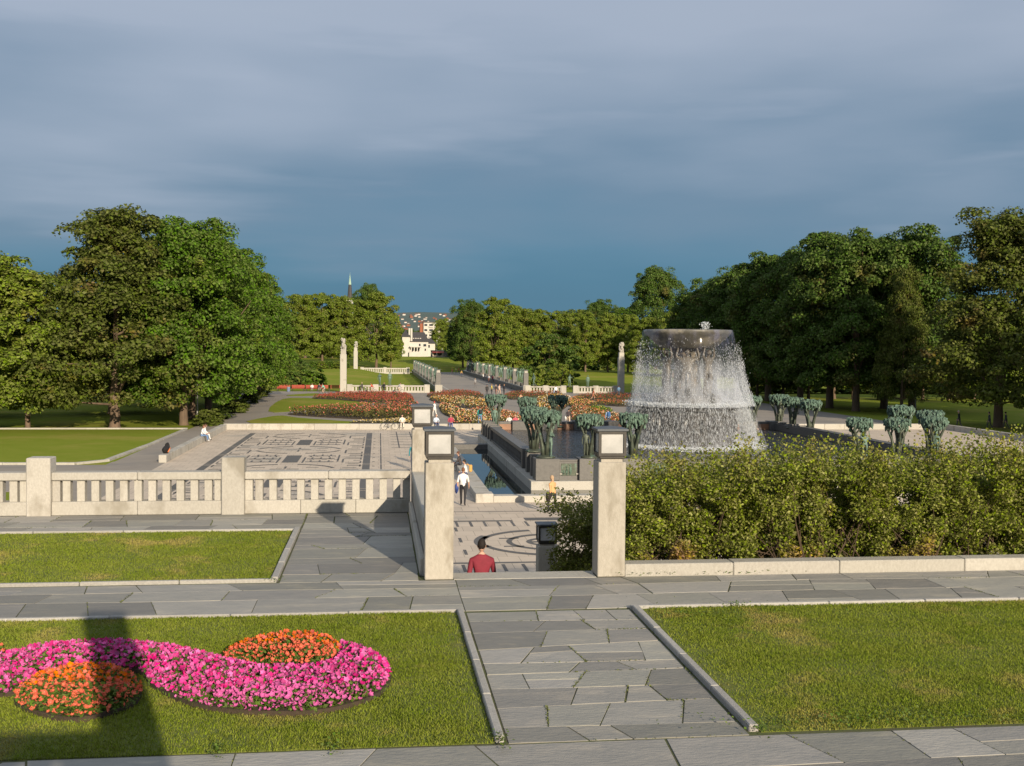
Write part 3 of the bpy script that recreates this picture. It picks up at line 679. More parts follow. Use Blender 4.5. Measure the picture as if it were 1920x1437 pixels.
# ================================================================= BRONZE TREES ROUND THE BASIN (plain stand-ins)
def bronze_tree_proto(seed, fig):
    random.seed(seed); b = MB()
    b.lathe([(.62, 0), (.60, .07), (.5, .12), (.36, .17)], 12, wob=.12)
    stems = []
    for k in range(4):
        a = k*1.57+random.uniform(-.35, .35); r0 = .16; r1 = random.uniform(.55, .85); bend = random.uniform(-.3, .3)
        pts = [(r0*math.cos(a), r0*math.sin(a), .08), (r0*1.6*math.cos(a+bend), r0*1.6*math.sin(a+bend), .65), (r1*.55*math.cos(a+bend), r1*.55*math.sin(a+bend), 1.25), (r1*math.cos(a), r1*math.sin(a), 1.85), (r1*1.15*math.cos(a+.2), r1*1.15*math.sin(a+.2), 2.2)]
        b.tube(pts, [.17, .13, .10, .085, .07], 7)
        b.tube([pts[2], (pts[2][0]*1.1+.1*math.sin(a), pts[2][1]*1.1+.1, 1.6), (r1*.9*math.cos(a+.8), r1*.9*math.sin(a+.8), 2.05)], [.09, .08, .07], 6)
    b.blob((0, 0, .45), (.22, .2, .42), 8, 6, .2)
    tr = b.mesh('stems', bronze, True)
    c = MB()
    for k in range(120):
        a = random.uniform(0, 6.28); r = math.sqrt(random.random())*.9; z = 2.30+random.uniform(-.20, .13)*(1-.2*r)
        c.blob((r*math.cos(a), r*math.sin(a), z), (random.uniform(.06, .15), random.uniform(.06, .15), random.uniform(.05, .11)), 6, 5, .5)
    for k in range(84):
        a = k*6.28/42+random.uniform(-.1, .1); c.blob((random.uniform(.86, 1.02)*math.cos(a), random.uniform(.86, 1.02)*math.sin(a), 2.20+random.uniform(-.22, .12)), (.08, .08, random.uniform(.08, .17)), 6, 5, .5)
    for k in range(44):   # drooping leafy ends
        a = random.uniform(0, 6.28); r = random.uniform(.45, .9); c.blob((r*math.cos(a), r*math.sin(a), 1.95+random.uniform(-.22, .1)), (.09, .09, .14), 6, 5, .35)
    cr_ = c.mesh('leaf_canopy', verdi)
    return tr, cr_
BT = [bronze_tree_proto(s, 0) for s in (1, 2, 3)]
def bronze_tree(label, x, y, z, k=0, rz=0.0, s=1.0, fig=None):
    t = thing('bronze_tree', label, 'sculpture', (x, y, z), rz, 'bronze trees round the basin', s)
    link('stems', BT[k][0], t, None, 0, (.85, .85, 1)); link('leaf_canopy', BT[k][1], t, None, 0, (.82, .82, 1.05))
    if fig is not None:
        me, hd, _ = body_mesh(fig[0]); o = link('figure', me, t, (fig[1], fig[2], .12), fig[3]-rz, .86)
        for sl in o.material_slots: sl.link = 'OBJECT'; sl.material = fig[4]
    return t
fig_green = mat('figure_patina', (.15, .235, .185), (.085, .12, .098), 5, .6, .3, metal=.2)

# ================================================================= BASIN
BX0, BX1, BY0, BY1 = 8.45, 33.95, 58.3, 89.6
basin = thing('fountain_basin', 'square fountain basin of dark granite on a pale plinth', 'basin', (0, 0, 0))
ring = MB(); 
for (x0, x1, y0, y1) in ((BX0-.3, BX1+.3, BY0-.3, BY0+.9), (BX0-.3, BX1+.3, BY1-.9, BY1+.3), (BX0-.3, BX0+.9, BY0+.9, BY1-.9), (BX1-.9, BX1+.3, BY0+.9, BY1-.9)): ring.box(x0, x1, y0, y1, -.1, .62, .02)
ring.build('plinth', granite, basin)
core = MB()
for (x0, x1, y0, y1) in ((BX0+.28, BX1-.28, BY0+.28, BY0+.85), (BX0+.28, BX1-.28, BY1-.85, BY1-.28), (BX0+.45, BX0+.85, BY0+.85, BY1-.85), (BX1-.85, BX1-.45, BY0+.85, BY1-.85)): core.box(x0, x1, y0, y1, .6, 1.62)
core.build('inner_wall', dark_gr, basin)
MB().box(BX0+.9, BX1-.9, BY1-.93, BY1-.86, .6, 1.55).build('wet_lining', mat('wet_stone', (.30, .15, .08), (.2, .11, .07), 2, .5), basin)
ped_me = MB().box(-.66, .66, -.62, .62, .63, 1.80, .02).mesh('pedestal', dark_gr)
plq_me = MB().box(-.42, .42, -.04, .05, .86, 1.52, .01).mesh('relief_plaque', bronze)
rel_me = MB(); random.seed(9)
for (dx, hgt) in ((-.12, .42), (.08, .50), (-.30, .2)):
    rel_me.blob((dx, -.06, .9+hgt*.45), (.07, .035, hgt*.45), 7, 6, .2); rel_me.blob((dx, -.06, .92+hgt), (.045, .035, .05), 6, 5, .1)
rel_me = rel_me.mesh('relief', verdi)
nearX = [8.95+.15, 11.50, 13.92, 16.6, 25.0, 27.3, 29.6, 31.9, 33.3]
for yy, sg in ((BY0+.62, 1), (BY1-.62, -1)):
    xs_ = [9.1, 11.5, 13.9, 16.6, 19.0, 23.4, 25.8, 28.5, 30.9, 33.3]
    for i, xx in enumerate(xs_):
        link('pedestal', ped_me, basin, (xx, yy, 0))
    for x0, x1 in zip(xs_[:-1], xs_[1:]):
        mx_ = (x0+x1)/2; p = link('relief_plaque', plq_me, basin, (mx_, yy-sg*.33, 0), 0 if sg > 0 else math.pi); link('relief', rel_me, p)
        for k_ in (-.75, .75): MB().box(mx_+k_*((x1-x0)/2.4)*.72-.16, mx_+k_*((x1-x0)/2.4)*.72+.16, yy-sg*.42-.03, yy-sg*.42+.03, .93, .99).build('ledge', granite, basin)
        MB().box(x0+.67, x1-.67, yy-sg*.05-.3, yy-sg*.05+.3, 1.62, 1.74, .015).build('coping', dark_gr, basin)
pier_me = MB().box(-.38, .38, -.28, .28, .63, 1.80, .015).mesh('pier', dark_gr)
bal_me = MB().lathe([(.09, .75), (.11, .80), (.07, .88), (.10, 1.05), (.075, 1.3), (.105, 1.45), (.105, 1.50)], 8).mesh('baluster', dark_gr)
for xx, sg in ((BX0+.42, 1), (BX1-.42, -1)):
    ysl = [60.7, 62.6, 64.6, 83.4, 85.4, 87.3]
    for yy in ysl: link('pier', pier_me, basin, (xx, yy, 0))
    MB().box(xx-.34, xx+.34, 64.9, 83.1, 1.50, 1.74, .015).build('coping', dark_gr, basin)
    MB().box(xx-.34, xx+.34, 64.9, 83.1, .63, .76, .015).build('sill', dark_gr, basin)
    for k_ in range(26): link('baluster', bal_me, basin, (xx-.14*sg, 65.3+k_*.69, 0))
    for y0, y1 in ((59.6, 60.4), (61.0, 62.3), (62.9, 64.3), (83.7, 85.1), (85.7, 87.0), (87.6, 88.3)): MB().box(xx-.2, xx+.3*1, y0, y1, .63, 1.70, .01).build('wall_panel', dark_gr, basin)
struct(MB().box(BX0+.86, BX1-.86, BY0+.86, BY1-.86, .3, 1.10).build('basin_water', rough_water))
# channel round the basin
chk = thing('channel_kerb', 'raised pale granite kerb round the still water channel', 'kerb')
for y0 in np.arange(55.35, 81.0, 2.6): MB().box(4.9, 5.72, y0+.004, min(y0+2.6, 81.6)-.004, -.05, .36, .02).build('kerb_block', granite, chk)
for x0 in np.arange(5.75, 37.0, 2.6): MB().box(x0+.004, x0+2.596, 54.45, 55.15, -.05, .34, .02).build('kerb_block', granite, chk)
MB().box(4.85, 5.745, 54.40, 55.34, -.05, .46, .025).build('corner_block', granite, chk)
for y0 in np.arange(55.35, 81.0, 2.6): MB().box(36.7, 37.5, y0+.004, min(y0+2.6, 81.6)-.004, -.05, .36, .02).build('kerb_block', granite, chk)
MB().box(5.0, 8.15, 81.7, 82.6, -.05, .52, .03).build('end_block', dark_gr, chk)
struct(MB().box(5.70, 36.75, 55.12, 58.0, -.02, .15).build('channel_water', still_water))
struct(MB().box(5.70, 8.145, 58.001, 81.72, -.02, .151).build('channel_water', still_water))
struct(MB().box(34.26, 36.75, 58.001, 81.72, -.02, .151).build('channel_water', still_water))
random.seed(31)
for lab, x, y, z, k, rz, s, fg in (
    ('spreading bronze tree over a small green figure at the basin corner', 9.1, 59.0, 1.80, 0, .4, 1.0, ('reach', .05, -.35, 2.6, fig_green)),
    ('bronze tree just behind the one that shelters a green figure', 8.95, 62.6, 1.80, 1, 1.1, 1.0, None),
    ('bronze tree with a dark figure above the relief plaque and the wall', 11.5, 59.0, 1.80, 2, 0, .92, ('stand', -.25, -.2, 3.0, bronze)),
    ('bronze tree seen against the falling water of the fountain', 13.95, 59.0, 1.80, 1, 2.2, .95, ('stand', -.1, -.15, 0.4, bronze)),
    ('tall bronze tree at the far basin corner beside the rose beds', 9.5, 88.6, 1.25, 1, .3, 1.05, ('stand', -.2, -.25, 3.0, fig_green)),
    ('small crowned bronze tree second along the far basin wall', 12.1, 88.9, 1.30, 2, .9, .95, None),
    ('slender bronze tree third along the far basin wall', 14.65, 88.9, 1.30, 0, 2.4, 1.0, None),
    ('bronze tree just past the edge of the fountain spray', 31.2, 88.9, 1.35, 2, .5, 1.0, ('stand', .1, -.2, 3.1, bronze)),
    ('first of three bronze trees in a cluster beside the side path', 33.6, 88.9, 1.45, 0, 1.3, 1.0, ('stand', -.2, -.1, 3.3, bronze)),
    ('middle one of three bronze trees in a cluster beside the side path', 33.5, 85.6, 1.40, 1, 2.0, 1.0, ('reach', 0, -.2, 3.1, bronze)),
    ('last of three bronze trees in a cluster beside the side path', 34.0, 83.0, 1.30, 2, .2, 1.0, None),
    ('bronze tree with a figure climbing in it above the hedge', 27.05, 59.0, 1.72, 2, 1.9, .88, ('raise', -.4, -.1, 3.1, fig_green)),
    ('bronze tree with a green bowl of leaves above the hedge', 29.3, 59.0, 1.72, 0, 2.9, .88, None),
    ('bronze tree on the corner of the basin above the hedge', 31.55, 59.0, 1.80, 1, .8, .88, ('stand', -.3, -.2, 2.4, fig_green)),
    ('bronze tree set back behind two others above the hedge', 33.0, 66.0, 1.75, 2, .1, 1.0, None),
    ('bronze tree between the setback one and the corner one', 33.3, 62.8, 1.75, 0, 1.6, .95, None)):
    bronze_tree(lab, x, y, z, k, rz, s, fg)

# ================================================================= FOUNTAIN
FX, FY = 21.2, 73.7
black_wet = mat('wet_black_bronze', (.035, .032, .03), (.05, .045, .04), 3, .3, .4, 6)
figtan = mat('wet_figure', (.105, .088, .066), (.06, .052, .042), 2, .4, .4, 6)
fo = thing('fountain', 'round two tiered bronze fountain with a wide bowl held up by figures', 'fountain', (FX, FY, 0))
b = MB(); b.lathe([(3.45, .8), (3.45, 1.15), (3.3, 1.25), (3.3, 3.55), (3.5, 3.65), (3.55, 3.85), (3.4, 3.95), (2.6, 3.95)], 48, wob=.012); b.build('lower_drum', black_wet, fo)
random.seed(4); b = MB()
for k in range(46):
    a_ = k*6.283/46+random.uniform(-.05, .05); b.blob((3.32*math.cos(a_), 3.32*math.sin(a_), random.uniform(1.7, 3.1)), (.2, .2, random.uniform(.3, .6)), 7, 6, .25)
b.build('drum_relief', black_wet, fo)
MB().lathe([(2.35, 3.9), (2.35, 4.5), (2.2, 4.66), (.5, 4.66)], 36, wob=.015).build('upper_pedestal', wetbronze, fo)
MB().lathe([(1.15, 4.6), (1.0, 5.2), (.8, 6.4), (.95, 7.6), (1.5, 8.05)], 20, wob=.15).build('stem', wetbronze, fo)
for k in range(6):
    a_ = k*math.pi/3+.25; me, hd, _ = body_mesh('raise'); o = link('figure', me, fo, (1.62*math.cos(a_), 1.62*math.sin(a_), 4.62), a_-math.pi/2, (2.15, 2.0, 1.78))
    for sl in o.material_slots: sl.link = 'OBJECT'; sl.material = figtan
MB().lathe([(1.6, 7.85), (1.95, 7.95), (2.88, 8.80), (3.0, 8.95), (3.02, 9.12), (2.88, 9.14), (2.7, 9.0), (1.2, 8.6), (0, 8.55)], 48, wob=.006).build('bowl', mat('bowl_bronze', (.115, .108, .088), (.075, .07, .06), 1.5, .45, .3, 5, c3=(.22, .20, .16), s3=.8), fo, True)
struct(MB().lathe([(2.86, 9.00), (2.86, 9.11), (0, 9.115)], 40, FX, FY).build('bowl_water', rough_water))
# falling water: clear sheet, broken veil and thousands of drops
def veil_mat(name, dens, sx, sz, thr, white=.92, gloss=.0):
    M = bpy.data.materials.new(name); M.use_nodes = True; n = M.node_tree.nodes; l = M.node_tree.links; n.remove(n['Principled BSDF'])
    co = n.new('ShaderNodeTexCoord'); mp = n.new('ShaderNodeMapping'); mp.inputs['Scale'].default_value = (sx, sx, sz); l.new(co.outputs['Object'], mp.inputs[0])
    q = n.new('ShaderNodeTexNoise'); q.inputs['Scale'].default_value = 1; q.inputs['Detail'].default_value = 5; q.inputs['Roughness'].default_value = .7; l.new(mp.outputs[0], q.inputs['Vector'])
    r = n.new('ShaderNodeMapRange'); r.inputs[1].default_value = thr; r.inputs[2].default_value = thr+.16; r.inputs[4].default_value = dens; l.new(q.outputs['Fac'], r.inputs[0])
    at_ = n.new('ShaderNodeAttribute'); at_.attribute_name = 'fade'; mu = n.new('ShaderNodeMath'); mu.operation = 'MULTIPLY'; l.new(r.outputs[0], mu.inputs[0]); l.new(at_.outputs['Fac'], mu.inputs[1])
    tr = n.new('ShaderNodeBsdfTransparent'); tl = n.new('ShaderNodeBsdfTranslucent'); tl.inputs[0].default_value = (white*.96, white, 1, 1)
    df = n.new('ShaderNodeBsdfDiffuse'); df.inputs[0].default_value = (white*.96, white, 1, 1); ms = n.new('ShaderNodeMixShader'); ms.inputs[0].default_value = .5
    l.new(df.outputs[0], ms.inputs[1]); l.new(tl.outputs[0], ms.inputs[2])
    mm = n.new('ShaderNodeMixShader'); l.new(mu.outputs[0], mm.inputs[0]); l.new(tr.outputs[0], mm.inputs[1]); l.new(ms.outputs[0], mm.inputs[2])
    res = mm.outputs[0]
    if gloss:
        g = n.new('ShaderNodeBsdfGlossy'); g.inputs['Roughness'].default_value = .08; g.inputs[0].default_value = (.9, .9, .9, 1); fr = n.new('ShaderNodeFresnel'); fr.inputs[0].default_value = 1.33
        m2 = n.new('ShaderNodeMixShader'); gm = n.new('ShaderNodeMath'); gm.operation = 'MULTIPLY'; gm.inputs[1].default_value = gloss; l.new(fr.outputs[0], gm.inputs[0]); l.new(gm.outputs[0], m2.inputs[0])
        l.new(res, m2.inputs[1]); l.new(g.outputs[0], m2.inputs[2]); res = m2.outputs[0]
    l.new(res, n['Material Output'].inputs[0]); return M
def veil(name, rows, M, label, fades, n=72, jit=.03):
    """rows: (radius, z, windshift)"""
    vs, fs = [], []
    for r, z, wx in rows:
        for j in range(n):
            t = 2*math.pi*j/n; q = r*(1+random.uniform(-jit, jit)); vs.append((q*math.cos(t)+wx*(.6+.4*math.cos(t)), q*math.sin(t), z))
    ph_ = [random.uniform(0, 6.28) for _ in range(5)]; cf = [max(.25, min(1.35, .85+.22*math.sin(7*2*math.pi*j/n+ph_[0])+.2*math.sin(11*2*math.pi*j/n+ph_[1])+.18*math.sin(19*2*math.pi*j/n+ph_[2])+.18*math.cos(2*math.pi*j/n))) for j in range(n)]
    for i in range(len(rows)-1):
        for j in range(n): fs.append((i*n+j, i*n+(j+1) % n, (i+1)*n+(j+1) % n, (i+1)*n+j))
    me = bpy.data.meshes.new(name); me.from_pydata(vs, [], fs); me.materials.append(M); me.polygons.foreach_set('use_smooth', [True]*len(fs))
    a_ = me.attributes.new('fade', 'FLOAT', 'POINT'); a_.data.foreach_set('value', [fades[i]*cf[j] for i in range(len(rows)) for j in range(n)]); me.update()
    o = link(name, me, None, (FX, FY, 0)); o['label'] = label; o['category'] = 'water'; stuff(o); return o
clear = veil_mat('clear_sheet', .12, 1.5, .6, .46, .6, .10)
lace = veil_mat('broken_veil', .5, 7, 1.3, .56)
mist = veil_mat('mist_veil', .17, 2.2, .9, .36)
lace2 = veil_mat('drum_veil', .95, 8, 1.5, .565)
up = [(3.0, 9.14, 0), (3.07, 9.10, 0), (3.14, 8.9, 0), (3.2, 8.55, .01), (3.27, 8.0, .02), (3.36, 7.3, .05)]
veil('falling_water', up, clear, 'clear sheet of water pouring over the rim of the fountain bowl', [0, .9, 1, 1, .9, .3], jit=.004)
md = [(3.24, 8.4, .02), (3.36, 7.3, .05), (3.46, 6.4, .1), (3.58, 5.4, .17), (3.72, 4.5, .26), (3.8, 3.95, .32)]
veil('falling_water', md, lace, 'broken veil of drops below the fountain bowl', [.0, .35, .8, .9, .9, .9])
veil('falling_water', [(r-.18, z, w_*.8) for r, z, w_ in md], mist, 'fine white mist inside the upper curtain of water', [0, .1, .5, .75, .85, .9])
veil('falling_water', [(r+.12, z, w_*1.6) for r, z, w_ in md], mist, 'fine white mist blown off the upper curtain of water', [0, 0, .35, .6, .7, .8])
lo_ = [(3.45, 4.0, 0), (3.75, 3.98, .03), (3.92, 3.75, .06), (4.0, 3.3, .12), (4.08, 2.6, .20), (4.15, 1.9, .28), (4.22, 1.1, .36)]
veil('falling_water', lo_, lace2, 'lace of water falling in front of the lower drum', [1, 1, 1, 1, 1, .95, .9])
for k_, (dr, ww, lab) in enumerate(((-.32, .7, 'innermost thin mist in the upper curtain of water'), (.02, 1.2, 'middle layer of mist in the upper curtain of water'), (.24, 2.0, 'outermost mist drifting off the upper curtain of water'))):
    veil('falling_water', [(r+dr, z, w_*ww) for r, z, w_ in md], mist, lab, [0, .05, .45, .8, .95, 1])
for dr, ww, lab in ((.18, 1.6, 'thin mist drifting off the lower curtain'), (.36, 2.6, 'outer mist blown from the lower curtain')):
    veil('falling_water', [(r+dr, z, w_*ww) for r, z, w_ in lo_], mist, lab, [0, .15, .2, .25, .35, .6, 1])
def drops(name, label, n, rfun, z0, z1, size, stretch, M, wind=.3, ramp_=1.0):
    u = rng.uniform(0, 1, n)**ramp_; z = z0+(z1-z0)*u; a_ = rng.uniform(0, 2*np.pi, n); r = rfun(z)+rng.normal(0, .10, n)+np.abs(rng.normal(0, .10, n))
    fall = (np.maximum(z1, z0)-z)/abs(z1-z0)
    c = np.column_stack([r*np.cos(a_)+wind*fall*(.6+.4*np.cos(a_))+np.abs(rng.normal(0, .25, n))*fall*wind*2, r*np.sin(a_), z])
    s = size*rng.uniform(.5, 1.4, n); st = s*stretch*rng.uniform(.6, 1.6, n); d = np.zeros((n, 4, 3))
    d[:, 0, 0] = s; d[:, 1, 0] = -s*.5; d[:, 1, 1] = s*.87; d[:, 2, 0] = -s*.5; d[:, 2, 1] = -s*.87; d[:, 3, 2] = st
    v_ = (c[:, None]+d).reshape(-1, 3); i4 = np.arange(n)[:, None]*4
    f_ = np.concatenate([i4+[0, 1, 3], i4+[1, 2, 3], i4+[2, 0, 3], i4+[0, 2, 1]], 0)
    o = link(name, np_mesh(name, v_, f_, M), None, (FX, FY, 0)); o['label'] = label; o['category'] = 'water'; return stuff(o)
dropm = mat('water_drop', (.88, .91, .93), None, 5, .15, transl=.4, spec=1.0)
drops('water_spray', 'white drops falling from the fountain bowl', 8500, lambda z: 3.26+.54*np.clip((8.4-z)/4.4, 0, 1)**1.1, 8.5, 3.95, .016, 4.5, dropm, .35, .55)
drops('water_spray', 'white drops falling round the lower fountain drum', 11000, lambda z: 3.95+.25*(3.9-z)/2.8, 3.95, 1.12, .013, 11, dropm, .5)
drops('water_spray', 'foam where the curtain strikes the basin', 7000, lambda z: 4.3+rng.normal(0, .28, z.shape), 1.36, 1.08, .05, .9, dropm, .3)
drops('water_spray', 'splashes where the upper curtain strikes the drum', 6500, lambda z: 3.62+rng.normal(0, .22, z.shape), 4.2, 3.93, .035, 1.5, dropm, .2)
drops('water_spray', 'small jet leaping above the fountain bowl', 260, lambda z: np.abs(rng.normal(0, .05, z.shape))+.05*(9.6-z), 9.62, 9.08, .035, 1.5, dropm, .0).location = (FX+.75, FY-1.5, 0)

# ================================================================= INLAID PAVING
def inlay(poly, name='inlay_slab'):
    n = len(poly); mx = sum(p[0] for p in poly)/n; my = sum(p[1] for p in poly)/n
    MB().prism([(p[0]-mx, p[1]-my) for p in poly], -.02, 0).build(name, inlay_m, plaza, loc=(mx, my, .024))
def strip(x0, y0, x1, y1, w): 
    if abs(x1-x0) < 1e-6: inlay(rect(x0-w/2, x0+w/2, min(y0, y1), max(y0, y1)))
    else: inlay(rect(min(x0, x1), max(x0, x1), y0-w/2, y0+w/2))
def arc(cx, cy, rx, ry, a0, a1, w, n=12):
    o_ = []; i_ = []
    for k in range(n+1):
        t = math.radians(a0+(a1-a0)*k/n); tw = w*(.25+.75*math.sin(math.pi*k/n)) if False else w
        o_.append((cx+(rx)*math.cos(t), cy+(ry)*math.sin(t))); i_.append((cx+(rx-tw)*math.cos(t), cy+(ry-tw*1.6)*math.sin(t)))
    vs = o_+i_; m_ = n+1; b = MB(); b.add([(x_, y_, 0) for x_, y_ in vs], [(k, k+1, m_+k+1, m_+k)[::-1] for k in range(n)]); b.build('inlay_slab', inlay_m, plaza, loc=(0, 0, .024))
def motif(cx, cy, rx=3.2, ry=3.0):
    for a0, a1 in ((12, 78), (102, 168), (192, 258), (282, 348)): arc(cx, cy, rx, ry, a0, a1, .24)
    for s_ in (-1, 1): strip(cx+s_*.15, cy+s_*0, cx+s_*.9, cy+s_*0, .30); strip(cx, cy+s_*.25, cx, cy+s_*1.5, .14)
    for s_ in (-1, 1): strip(cx+s_*1.3, cy+.9, cx+s_*2.1, cy+.9, .22); strip(cx+s_*1.3, cy-.9, cx+s_*2.1, cy-.9, .22)
for yc in (96.0, 83.0, 70.0, 57.0, 44.0): motif(-5.9, yc)
motif(7.0, 43.2, 3.0, 3.0); arc(7, 43.2, 3.2, 3.3, 150, 200, .4); arc(7, 43.2, 1.9, 1.9, 100, 250, .22); arc(7, 43.2, 1.1, 1.0, 110, 240, .2)
for yc in (89.3, 76.3, 63.3, 50.3):
    inlay(rect(-6.42, -5.38, yc-2.4, yc+2.4))
    for s_ in (-1, 1):
        for dy in (-2.0, 0.0, 2.0):
            xa, xb = -5.9+s_*1.0, -5.9+s_*2.9; strip(xa, yc+dy, xb, yc+dy, .40)
            for k_ in range(3):
                xt = xa+s_*(.35+k_*.6); strip(xt, yc+dy+.22, xt, yc+dy+.95, .13)
        strip(-5.9+s_*.85, yc-2.6, -5.9+s_*.85, yc+1.0, .13)
        strip(-5.9+s_*3.15, yc-1.9, -5.9+s_*3.15, yc+2.6, .12)
for yc in np.arange(37.0, 101, 6.5):
    for s_, xb in ((-1, -11.05), (1, -.80)):
        inlay(rect(xb-.24, xb+.24, yc-2.8, yc+2.8)); inlay(rect(xb-.24, xb+.24, yc+2.95, yc+3.55))
        x0 = -5.9+s_*3.5; strip(x0, yc+.3, x0+s_*1.15, yc+.3, .26); strip(x0, yc-2.2, x0, yc+.16, .13); strip(x0+s_*.2, yc-2.5, x0+s_*1.2, yc-2.5, .26); strip(x0+s_*.35, yc+2.5, x0+s_*1.3, yc+2.5, .30)
    strip(.17, yc-3.1, .17, yc+3.1, .09)
random.seed(8)
for yc in (89.5, 76.5, 63.5, 50.5):
    for s_ in (-1, 1):
        for k_ in range(5):
            xa = -5.9+s_*(1.2+.42*k_); strip(xa, yc-.75+.5*(k_ % 2), xa+s_*.34, yc-.75+.5*(k_ % 2), .22); strip(xa, yc+1.0+.4*(k_ % 3), xa, yc+1.7, .10)
            strip(-5.9+s_*(3.6+.3*(k_ % 3)), yc-5.8+k_*2.2, -5.9+s_*(4.5+.1*k_), yc-5.8+k_*2.2, .22); strip(-5.9+s_*4.7, yc-5.2+k_*2.2, -5.9+s_*4.7, yc-4.0+k_*2.2, .10)
    for k_ in range(4): strip(-.2+.0*k_-.2, yc-5+k_*2.8, .05-.3, yc-5+k_*2.8, .3)
strip(1.2, 51.4, 36, 51.4, .12); strip(2.0, 48.6, 6.0, 48.6, .30); strip(6.6, 49.0, 9.3, 49.0, .8)
for k_ in range(8): strip(2.2+k_*.62, 47.1, 2.2+k_*.62, 48.4, .11)
for k_ in range(6): strip(2.3+k_*.72, 37.6, 2.3+k_*.72, 38.8, .12); strip(2.6+(k_ % 2)*.7, 39.4+k_*1.3, 2.6+(k_ % 2)*.7, 40.4+k_*1.3, .12)
strip(2.0, 39.1, 6.6, 39.1, .25); strip(2.0, 37.2, 6.8, 37.2, .2)
for k_ in range(7): strip(1.0, 84.5+k_*2.6, 4.6, 84.5+k_*2.6, .22)
for k_ in range(3): strip(1.6+k_*1.2, 84.5, 1.6+k_*1.2, 100.2, .10)

# ================================================================= TREES
def tree_proto(seed, h, r, base, nclump, per, size, M, shape='dome', trunk_r=.35, trunk_dir=0):
    """h total height, r crown radius, base = bottom of crown. Returns (trunk mesh, crown mesh)."""
    random.seed(seed); g = np.random.default_rng(seed)
    C = []; ch = h-base
    def prof_(t):
        if shape == 'dome': return (1-(max(t-.22, 0)/.78)**2.1)**.5 if t > .22 else .80+.20*(t/.22)
        if shape == 'egg': return math.sin(math.pi*min(1, .16+t*.84)**.95)**.55 if t < .97 else .25
        return max(.10, (1-max(t-.1, 0)/.9)**.66)*(.85+.15*min(1, t/.15))
    lobes = []
    for k in range(30):
        t = (k+g.uniform(0, 1))/30*.93+.03; ang = k*2.399+g.uniform(-.5, .5); rad = r*prof_(t)*g.uniform(.62, .92)
        lobes.append((rad*math.cos(ang), rad*math.sin(ang), base+t*ch, r*g.uniform(.24, .38)))
    while len(C) < nclump:
        if g.uniform() < .48:
            lb = lobes[g.integers(30)]; d = unit(g.normal(size=(1, 3)))[0]; d[2] = abs(d[2])*.9-.25
            q = np.array(lb[:3])+d*lb[3]*g.uniform(.75, 1.05)*np.array([1, 1, .72])
            if q[2] > h-.4 or q[2] < base*.8: continue
            C.append((q[0], q[1], q[2], 1)); continue
        t = g.uniform(0, 1); ang = g.uniform(0, 2*np.pi); rad = r*prof_(t)*(g.uniform(.15, 1.02)**.5)*(1+.12*math.sin(3*ang+seed))
        C.append((rad*math.cos(ang), rad*math.sin(ang), base+t*ch*.93, 1))
    C = np.array(C)
    pts, nrm = [], []
    ctr = np.array([0, 0, base+ch*.42])
    for c in C:
        rc = g.uniform(.55, 1.4)*r*.12+.25; n = int(per*g.uniform(.7, 1.3))
        d = unit(g.normal(size=(n, 3))); out_ = unit((c[:3]-ctr)[None])[0]
        d = unit(d+out_*.45+np.array([0, 0, .25])); q = c[:3]+d*(rc*g.uniform(.55, 1.08, (n, 1)))*np.array([1.15, 1.15, .75])
        pts.append(q); nrm.append(d*.7+np.array([0, 0, .45])+g.normal(0, .45, (n, 3)))
    pts = np.vstack(pts); nrm = np.vstack(nrm)
    # ragged outer twigs
    keep = pts[:, 2] > base*.72; pts, nrm = pts[keep], nrm[keep]
    v, f = leaf_quads(pts, nrm, size, .72, .3)
    crown = np_mesh('crown', v, f, M)
    b = MB(); top = base+ch*.72
    b.tube([(0, 0, -.15), (.03, .02, .25), (.05, .0, base*.5), (0, .05, base), (.1, -.05, base+ch*.3), (0, 0, top*.85)], [trunk_r*1.5, trunk_r*1.08, trunk_r, trunk_r*.85, trunk_r*.42, trunk_r*.10], 10)
    for k in range(11):
        c = C[g.integers(len(C))]; z0 = base+ch*g.uniform(-.02, .4); z0 = min(z0, c[2]-.2) if c[2] > base+.4 else base*.9
        b.tube([(0, 0, z0), (c[0]*.45, c[1]*.45, z0+(c[2]-z0)*.55), (c[0]*.9, c[1]*.9, c[2])], [trunk_r*.30, trunk_r*.18, .03], 6)
    return b.mesh('trunk', bark, True), crown, h
TP = {}
def tp(key, *a, **k):
    if key not in TP: TP[key] = tree_proto(*a, **k)
    return TP[key]
tp('maple', 41, 20, 6.8, 2.4, 360, 160, .31, leaf[0], 'dome', .42)
tp('maple2', 47, 20, 6.6, 2.4, 350, 160, .31, leaf[0], 'dome', .42)
tp('olive', 42, 20, 7.0, 2.4, 360, 155, .30, leaf[1], 'broad', .42)
tp('lime', 43, 20, 5.6, 2.8, 270, 150, .36, leaf[2], 'egg', .36)
tp('lime2', 48, 20, 6.0, 2.6, 270, 150, .36, leaf[2], 'dome', .36)
tp('dark', 44, 20, 7.2, 3.0, 340, 160, .33, leaf[3], 'dome', .45)
tp('dark2', 45, 20, 6.8, 3.2, 330, 160, .33, leaf[3], 'egg', .45)
tp('young', 46, 20, 7.4, 2.8, 280, 145, .38, leaf[2], 'egg', .30)
tp('bush', 49, 20, 9.5, .3, 150, 95, .75, leaf[3], 'dome', .2)
tp('bushlet', 50, 20, 9.5, .3, 90, 40, 2.0, leafmat('leaf_bush', (.115, .15, .024), (.145, .175, .03), None, .35, 1), 'dome', .2)
tp('bushlet_dark', 51, 20, 9.5, .3, 90, 40, 2.0, leafmat('leaf_bush_dark', (.075, .11, .022), (.09, .12, .024), None, .35, 1), 'dome', .2)
tree_n = [0]
